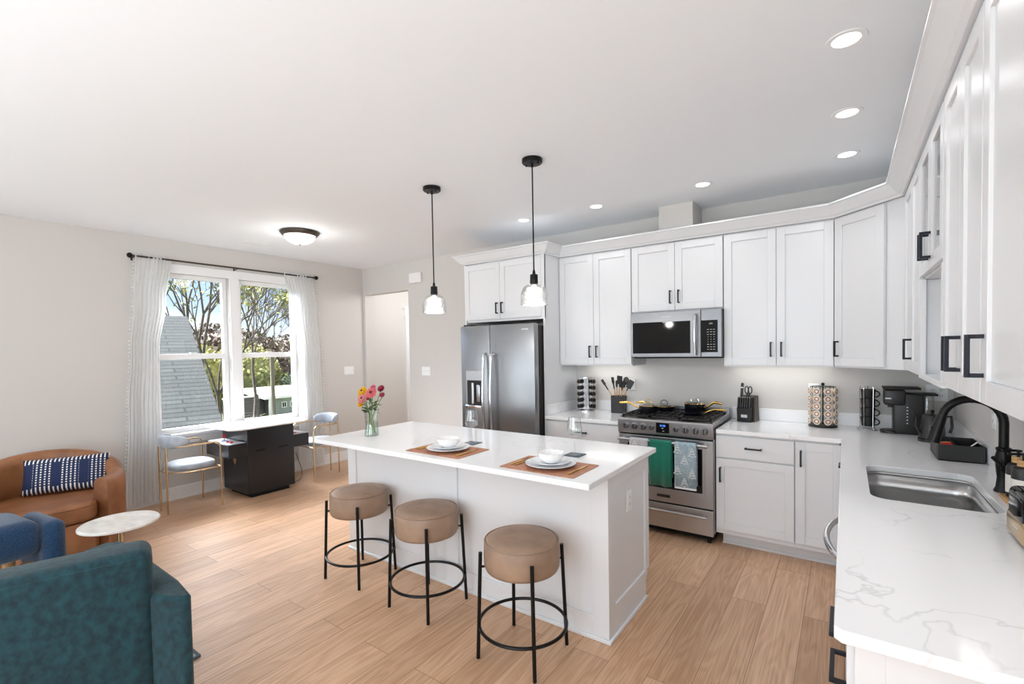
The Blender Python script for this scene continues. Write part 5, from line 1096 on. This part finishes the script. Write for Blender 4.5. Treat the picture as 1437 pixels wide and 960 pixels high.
for y in (2.50, 2.76): part('coin_slot', MB().rbox(ax1, ax1+.004, y, y+.11, .49, .515, .001, 1).cyl((ax1+.001, y-.004, .497), .006, .005, 'X', 10), 'gap', t)
solo('power_cord', MB().tube([(-5.30, 2.94, .05), (-5.32, 3.02, .015), (-5.38, 3.12, .012), (-5.48, 3.21, .03), (-5.60, 3.28, .075), (-5.72, 3.32, .14), (-5.80, 3.335, .21), (-5.83, 3.34, .25)], .0035, 8), 'black', 'thin black power cord curving from the arcade table to the wall', 'cord', (-5.4, 3.2, .01))

# ------------------------------------------------------------------ sitting area
rg = solo('area_rug', MB().box(-4.95, -2.70, -1.9, .99, .001, .009), 'rug', 'pale blue grey rug under the teal armchair, one corner showing', 'rug', (-3.8, -.4, .001), smooth=0)
part('binding', MB().box(-4.96, -2.69, .985, 1.0, .001, .012).box(-2.70, -2.687, -1.9, .985, .001, .012), 'rugedge', rg)
# leather barrel chair
t = thing('barrel_chair', 'cognac leather barrel chair near the window', 'armchair', (-5.14, .885, 0), math.radians(-8))
def barrel(ang0, ang1, R, rin, z0, zf, zb, n=40):
    vs = []; fs = []; K = 14
    for i in range(n+1):
        a = math.radians(ang0+(ang1-ang0)*i/n); c, s = math.cos(a), math.sin(a); back = max(0, -c); top = zf+(zb-zf)*(back**.8 if back > 0 else 0)+(.0 if c < 0 else -.02*c)
        prof = [(R-.012, z0), (R, z0+.06), (R+.004, top-.05), (R-.004, top-.018), (R-.025, top-.003), ((R+rin)/2, top), (rin+.02, top-.006), (rin+.002, top-.03), (rin, top-.08), (rin+.005, z0+.06), (rin+.01, z0)]
        K = len(prof)
        for r, z in prof: vs.append((r*c*1.0, r*s, z))
    for i in range(n):
        for k in range(K): fs.append((i*K+k, i*K+(k+1) % K, (i+1)*K+(k+1) % K, (i+1)*K+k))
    fs += [tuple(range(K)), tuple(n*K+k for k in range(K))]; return MB().add(vs, fs)
part('shell', barrel(43, 317, .475, .37, .05, .60, .755), 'leather', t, smooth=50)
part('base_ring', MB().cyl((0, 0, .012), .34, .04, 'Z', 40), 'black', t)
sc = [(.373*math.cos(math.radians(a)), .363*math.sin(math.radians(a))) for a in range(50, 311, 6)]
sc += [(.33, -.27), (.40, -.22), (.43, -.12), (.44, 0), (.43, .12), (.40, .22), (.33, .27)]
part('lower_frame', MB().prism([(x*.985, y*.985) for x, y in sc], .06, .285), 'leather', t, bev=.012, smooth=50)
part('seat_cushion', MB().prism([(x*.99+.01, y*.97) for x, y in sc], .29, .425), 'leather', t, bev=.028, smooth=50)
part('piping', MB().tube([(x*.99+.012, y*.97, .408) for x, y in sc[-7:]], .004, 6), 'leather', t)
def pillow(w, h, t_, mtx):
    n1, n2 = 24, 14; vs = []; fs = []
    for sgn in (1, -1):
        for j in range(n2+1):
            for i in range(n1+1):
                u, v = -1+2*i/n1, -1+2*j/n2; zz = sgn*t_/2*(max(0, (1-u**4))*max(0, (1-v**4)))**.55; k = 1-.04*(abs(u)**2*abs(v)**2); vs.append(mtx @ Vector((w/2*u*(1-.03*(1-v*v)), h/2*v*(1-.04*(1-u*u)), zz)))
    S = (n1+1)*(n2+1); w_ = n1+1
    for o_ in (0, S):
        for j in range(n2):
            for i in range(n1): f = (o_+j*w_+i, o_+j*w_+i+1, o_+(j+1)*w_+i+1, o_+(j+1)*w_+i); fs.append(f if o_ == 0 else f[::-1])
    mb = MB().add(vs, fs); return mb
pl = part('throw_pillow', pillow(.54, .29, .11, Matrix.Identity(4)), 'pillow', smooth=80)
bm = bmesh.new(); bm.from_mesh(pl.data); bmesh.ops.remove_doubles(bm, verts=bm.verts[:], dist=.0005); bmesh.ops.recalc_face_normals(bm, faces=bm.faces[:]); bm.to_mesh(pl.data); bm.free()
fw = Vector((math.cos(math.radians(-22)), math.sin(math.radians(-22)), 0)); sdv = Vector((-fw.y, fw.x, 0))
upv = (Vector((0, 0, 1))*.92-fw*.38).normalized(); nv = sdv.cross(upv).normalized()
mm_ = Matrix((sdv, upv, nv)).transposed().to_4x4(); mm_.translation = Vector((-5.14, .885, .575))-fw*.185+sdv*.085; pl.matrix_world = mm_
pl['label'] = 'indigo lumbar pillow with white dashes on the leather chair'; pl['category'] = 'pillow'
# side table
t = thing('side_table', 'small round cream marble side table beside the leather chair', 'table', (-3.735, .965, 0))
part('tabletop', MB().lathe([(0, .485), (.195, .485), (.205, .490), (.205, .500), (.198, .505), (0, .505)], (0, 0, 0), 56), 'marble', t)
part('stem', MB().cyl((0, 0, .02), .014, .465, 'Z', 16), 'brass', t); part('base', MB().lathe([(0, .0125), (.14, .0125), (.14, .02), (.02, .028), (0, .028)], (0, 0, 0), 40), 'brass', t)
# blue boucle ottoman
t = thing('ottoman', 'navy boucle bench with rounded arms at the left frame edge', 'ottoman', (-4.0, .32, 0), math.radians(8))
part('seat', MB().rbox(-.24, .20, -.62, .30, .38, .60, .075, 6), 'blue', t, smooth=80)
part('arm_roll', MB().rbox(-.18, .22, .29, .40, .24, .575, .054, 6), 'blue', t, smooth=80)
for a, b in ((-.15, .24), (.12, .24), (-.15, -.52), (.12, -.52)): part('leg', MB().cyl((a, b, .012), .022, .33, 'Z', 14, .03), 'bamboo', t)
# teal armchair, seen from behind
t = wthing('teal_armchair', 'teal chenille armchair seen from behind in the near left corner', 'armchair', (-2.55, .35, 0))
A = Vector((-2.225, .672, 0)); dv = Vector((.28, .96, 0)).normalized(); fv = Vector((-dv.y, dv.x, 0))
Mt = Matrix((dv, fv, Vector((0, 0, 1)))).transposed().to_4x4(); Mt.translation = A
part('back', MB().rbox(-.82, 0, 0, .19, .10, .785, .045, 5, Mt), 'teal', t, smooth=80)
part('back_seam', MB().tube([tuple(Mt @ Vector((x, .006, .757))) for x in (-.80, -.4, -.03)], .004, 6), 'teal', t)
def armpoly(pts, z0, z1): return MB().prism(pts, z0, z1)
part('arm', armpoly([(-2.235, .665), (-2.15, .70), (-2.105, .735), (-2.12, .765), (-2.30, .785), (-3.02, .80), (-3.08, .74), (-3.05, .64), (-2.9, .62)], .10, .60), 'teal', t, bev=.03, smooth=60)
part('arm', armpoly([(-2.46, -.11), (-2.36, -.22), (-2.45, -.26), (-3.1, -.12), (-3.14, -.04), (-3.05, .0)], .10, .60), 'teal', t, bev=.03, smooth=60)
part('seat_cushion', armpoly([(-2.50, .60), (-2.98, .61), (-3.10, .03), (-2.62, -.08)], .28, .44), 'teal', t, bev=.03, smooth=60)
part('base', armpoly([(-2.45, .60), (-2.95, .61), (-3.05, .03), (-2.60, -.08)], .10, .28), 'teal', t)
for p in ((-2.3, .62), (-2.95, .70), (-2.48, -.12), (-3.0, -.05)): part('leg', MB().cyl((p[0], p[1], .0135), .02, .09, 'Z', 12), 'black', t)

# ------------------------------------------------------------------ outdoors
GZ = -2.6
struct('ground', MB().box(-140, XL-.3, -40, 120, GZ-.2, GZ), 'grass')
struct('driveway', MB().box(-29.5, -17, 9.6, 15.2, GZ+.001, GZ+.02), 'asphalt')
t = wthing('neighbor_house', 'neighbouring house with grey green shingle roof close outside the window', 'house', (-14, 1, GZ))
Rr = Vector((-13.5, 4.89, 2.50)); Lr = Vector((-9.7, 4.13, .10)); rd_ = Vector((-.22, -1, 0)).normalized(); sl_ = (Lr-Rr)
def roofplane(a, b, ln, ext, nm):
    s = (b-a); s = s*(1+ext); n_ = s.cross(rd_).normalized(); n_ = n_ if n_.z > 0 else -n_
    me_u = -rd_; me_v = -s.normalized(); ORG[t.name] = Vector((0, 0, 0)); L_ = s.length
    mb = MB().add([(0, 0, 0), (-ln, 0, 0), (-ln, L_, 0), (0, L_, 0), (0, 0, -.12), (-ln, 0, -.12), (-ln, L_, -.12), (0, L_, -.12)], [(0, 1, 2, 3), (7, 6, 5, 4), (0, 4, 5, 1), (1, 5, 6, 2), (2, 6, 7, 3), (3, 7, 4, 0)])
    o = part(nm, mb, 'shingle', t, smooth=0)
    ux_ = (-rd_).normalized(); zz_ = n_; vy_ = zz_.cross(ux_).normalized(); base_ = a+s if vy_.dot(-s) > 0 else a
    mt = Matrix((ux_, vy_, zz_)).transposed().to_4x4(); mt.translation = base_-Vector(t.location); o.matrix_local = mt
roofplane(Rr, Lr, 16, .35, 'roof')
back = Rr+Vector((-(Lr-Rr).x, .3, (Lr-Rr).z)); roofplane(Rr, back, 16, .2, 'roof'); ORG[t.name] = Vector(t.location)
q0 = Rr+Vector((0, -.35, -.25)); q1 = Lr+Vector((0, -.4, -.2)); q2 = back+Vector((0, -.4, -.2)); g0 = Vector((q1.x, q1.y, GZ)); g1 = Vector((q2.x, q2.y, GZ))
off = rd_*15
part('wall', MB().add([q0, q1, g0, g1, q2, q0+off, q1+off, g0+off, g1+off, q2+off], [(0, 1, 2, 3, 4), (9, 8, 7, 6, 5), (1, 6, 7, 2), (2, 7, 8, 3), (3, 8, 9, 4)]), 'siding', t, smooth=0)
# fence, shed, pole
t = wthing('wood_fence', 'weathered grey board fence with pale cap across the back yard', 'fence', (-31, 15, GZ))
fa, fb = Vector((-31, 13.2, 0)), Vector((-31, 16.6, 0))
def fpanel(a, b, h, nm='panel'):
    d_ = (b-a).normalized(); n_ = Vector((-d_.y, d_.x, 0)); ln = (b-a).length; m_ = MB(); k = int(h/.16)
    for i in range(k): m_.obox(a+Vector((0, 0, GZ+.05)), d_, (0, 0, 1), n_, 0, ln, i*.16, i*.16+.15, 0, .03)
    part(nm, m_, 'fence', t); part('cap', MB().obox(a+Vector((0, 0, GZ+.05)), d_, (0, 0, 1), n_, 0, ln, k*.16, k*.16+.08, -.05, .09), 'trim', t)
fpanel(fa, Vector((-31, 15.25, 0)), 1.35); fpanel(Vector((-31, 15.25, 0)), Vector((-33, 17.0, 0)), 1.2)
for p in ((-30.95, 15.25),): part('post', MB().box(p[0]-.06, p[0]+.06, p[1]-.06, p[1]+.06, GZ, GZ+1.5), 'fence', t)
t = wthing('garden_shed', 'low pale green shed with white roof edge beyond the fence', 'shed', (-31, 18, GZ))
part('wall', MB().box(-34, -31.2, 16.4, 20.5, GZ, GZ+1.15), 'shed', t); part('roof', MB().add([(-30.7, 15.6, GZ+1.12), (-30.7, 20.8, GZ+1.12), (-34.5, 20.8, GZ+1.5), (-34.5, 15.6, GZ+1.5), (-30.7, 15.6, GZ+1.3), (-30.7, 20.8, GZ+1.3), (-34.5, 20.8, GZ+1.68), (-34.5, 15.6, GZ+1.68)], [(0, 1, 2, 3), (7, 6, 5, 4), (0, 4, 5, 1), (1, 5, 6, 2), (2, 6, 7, 3), (3, 7, 4, 0)]), 'trim', t, smooth=0)
for y in (16.95, 17.55):
    o = part('window', MB().box(-31.2, -31.15, y, y+.36, GZ+.42, GZ+.82), 'trim', t); part('pane', MB().box(-31.15, -31.14, y+.06, y+.16, GZ+.47, GZ+.77).box(-31.15, -31.14, y+.2, y+.3, GZ+.47, GZ+.77), 'screen', o)
part('post', MB().box(-30.85, -30.75, 15.9, 16.0, GZ, GZ+1.15), 'trim', t)
solo('utility_pole', MB().cyl((-29, 15.25, GZ), .13, 4.0, 'Z', 12, .12), 'polew', 'short weathered wooden pole standing in front of the shed', 'pole', (-29, 15.25, GZ))
def tree(loc, h, spread, leafs, nleaf, label, seed, name='tree', lsize=.10, depth=6, bare=0, r0=None):
    rnd = random.Random(seed); t = wthing(name, label, 'tree', loc, 'trees beyond the yard'); br = MB(); tips = []
    def grow(p, d, ln, r, n):
        q = p+d*ln; mid = (p+q)/2+Vector((rnd.uniform(-1, 1), rnd.uniform(-1, 1), 0))*ln*.06; br.tube([p, mid, q], [r, r*.88, r*.74], 5)
        if n < depth-1: tips.append(mid)
        tips.append(q)
        if n == 0: return
        for k in range(3 if n > 2 else 2):
            nd = (d+Vector((rnd.uniform(-1, 1), rnd.uniform(-1, 1), rnd.uniform(-.25, .6)))*spread).normalized(); grow(q, nd, ln*rnd.uniform(.62, .86), r*.62, n-1)
    L0 = Vector(loc); grow(L0, Vector((0, 0, 1)), h*.26, r0 or h*.0085, depth); part('trunk', br, 'bark', t)
    if nleaf:
        for ci, (lm, fr) in enumerate(leafs):
            lf = MB()
            for i in range(int(nleaf*fr)):
                c = rnd.choice(tips)+Vector((rnd.gauss(0, .35), rnd.gauss(0, .35), rnd.gauss(0, .3)))*(h*.045); a = Vector((rnd.uniform(-1, 1), rnd.uniform(-1, 1), rnd.uniform(-1, 1))).normalized(); b = a.orthogonal().normalized(); s = lsize*rnd.uniform(.6, 1.3)
                lf.add([c-a*s, c+b*s*.5, c+a*s, c-b*s*.5], [(0, 1, 2, 3)])
            part('foliage', lf, LEAF[lm], t, smooth=0, kind='stuff')
def bush(loc, rx, rz, n, leafs, label, seed, ls=.16):
    rnd = random.Random(seed); t = wthing('bush', label, 'bush', loc, 'shrub masses beyond the yard'); c = Vector(loc)
    part('core', MB().sphere((c.x, c.y, c.z+rz*.48), 1, 16, 10, (rx*.8, rx*.8, rz*.5)), LEAF[leafs[0][0]], t)
    for lm, fr in leafs:
        lf = MB()
        for i in range(int(n*fr)):
            a = Vector((rnd.gauss(0, 1), rnd.gauss(0, 1), rnd.gauss(0, 1))).normalized(); p = c+Vector((a.x*rx, a.y*rx, rz*.5+a.z*rz*.55))*1.0+Vector((0, 0, rnd.uniform(-.2, .3))) if False else Vector((c.x+a.x*rx*rnd.uniform(.8, 1.05), c.y+a.y*rx*rnd.uniform(.8, 1.05), c.z+rz*.5+a.z*rz*.55*rnd.uniform(.8, 1.15)))
            q = Vector((rnd.uniform(-1, 1), rnd.uniform(-1, 1), rnd.uniform(-1, 1))).normalized(); b = q.orthogonal().normalized(); s = ls*rnd.uniform(.5, 1.4); lf.add([p-q*s, p+b*s*.6, p+q*s, p-b*s*.6], [(0, 1, 2, 3)])
        part('foliage', lf, LEAF[lm], t, smooth=0, kind='stuff')
tree((-24, 9.4, GZ), 13.5, .62, (('yellow', .5), ('pale', .5)), 2600, 'tall budding tree rising behind the shingle roof', 11, lsize=.10)
tree((-20, 8.35, GZ), 9.5, .60, (('yellow', .5), ('green', .5)), 1500, 'slender budding tree at the right edge of the roof', 5, lsize=.08)
tree((-27, 8.2, GZ), 12.5, .66, (('pale', 1.0),), 1200, 'thin budding tree standing behind the roof ridge', 23, lsize=.09)
tree((-27, 13.1, GZ), 12.5, .66, (('yellow', .6), ('green', .4)), 2600, 'yellow budding tree seen at the left of the right window', 8, lsize=.11)
tree((-42, 24.5, GZ), 11, .5, (('dull', 1.0),), 400, 'bare brown tree seen at the right of the right window', 9, lsize=.1)
tree((-44, 22.6, GZ), 12, .5, (('dull', 1.0),), 300, 'bare tree with fine twigs right of centre in the right window', 19, lsize=.1)
bush((-39, 18.3, GZ), 2.6, 4.5, 3200, (('green', .3), ('yellow', .5), ('dull', .2)), 'yellow green shrub mass above the left of the fence', 1)
bush((-46, 25.5, GZ), 3.4, 4.7, 3000, (('brown', .5), ('dull', .3), ('pale', .2)), 'brown shrub mass above the shed', 2)
bush((-46, 28.0, GZ), 4.5, 4.9, 3000, (('dull', .5), ('brown', .5)), 'dull brown tree mass at the far right through the window', 3, .2)
bush((-38, 14.6, GZ), 2.4, 4.3, 2600, (('yellow', .6), ('green', .4)), 'yellow shrub beside the roof edge', 4)
bush((-48, 20.0, GZ), 6.0, 6.2, 3400, (('brown', .5), ('dull', .5)), 'distant brown woods behind the yellow shrubs', 6, .24)
bush((-38.5, 21.5, GZ), 1.6, 2.1, 1400, (('dark', .7), ('green', .3)), 'dark green hedge just behind the shed roof', 7, .12)
bush((-60, 36, GZ), 9, 6.0, 2500, (('brown', .5), ('dull', .5)), 'most distant line of brown woods on the horizon', 12, .3)
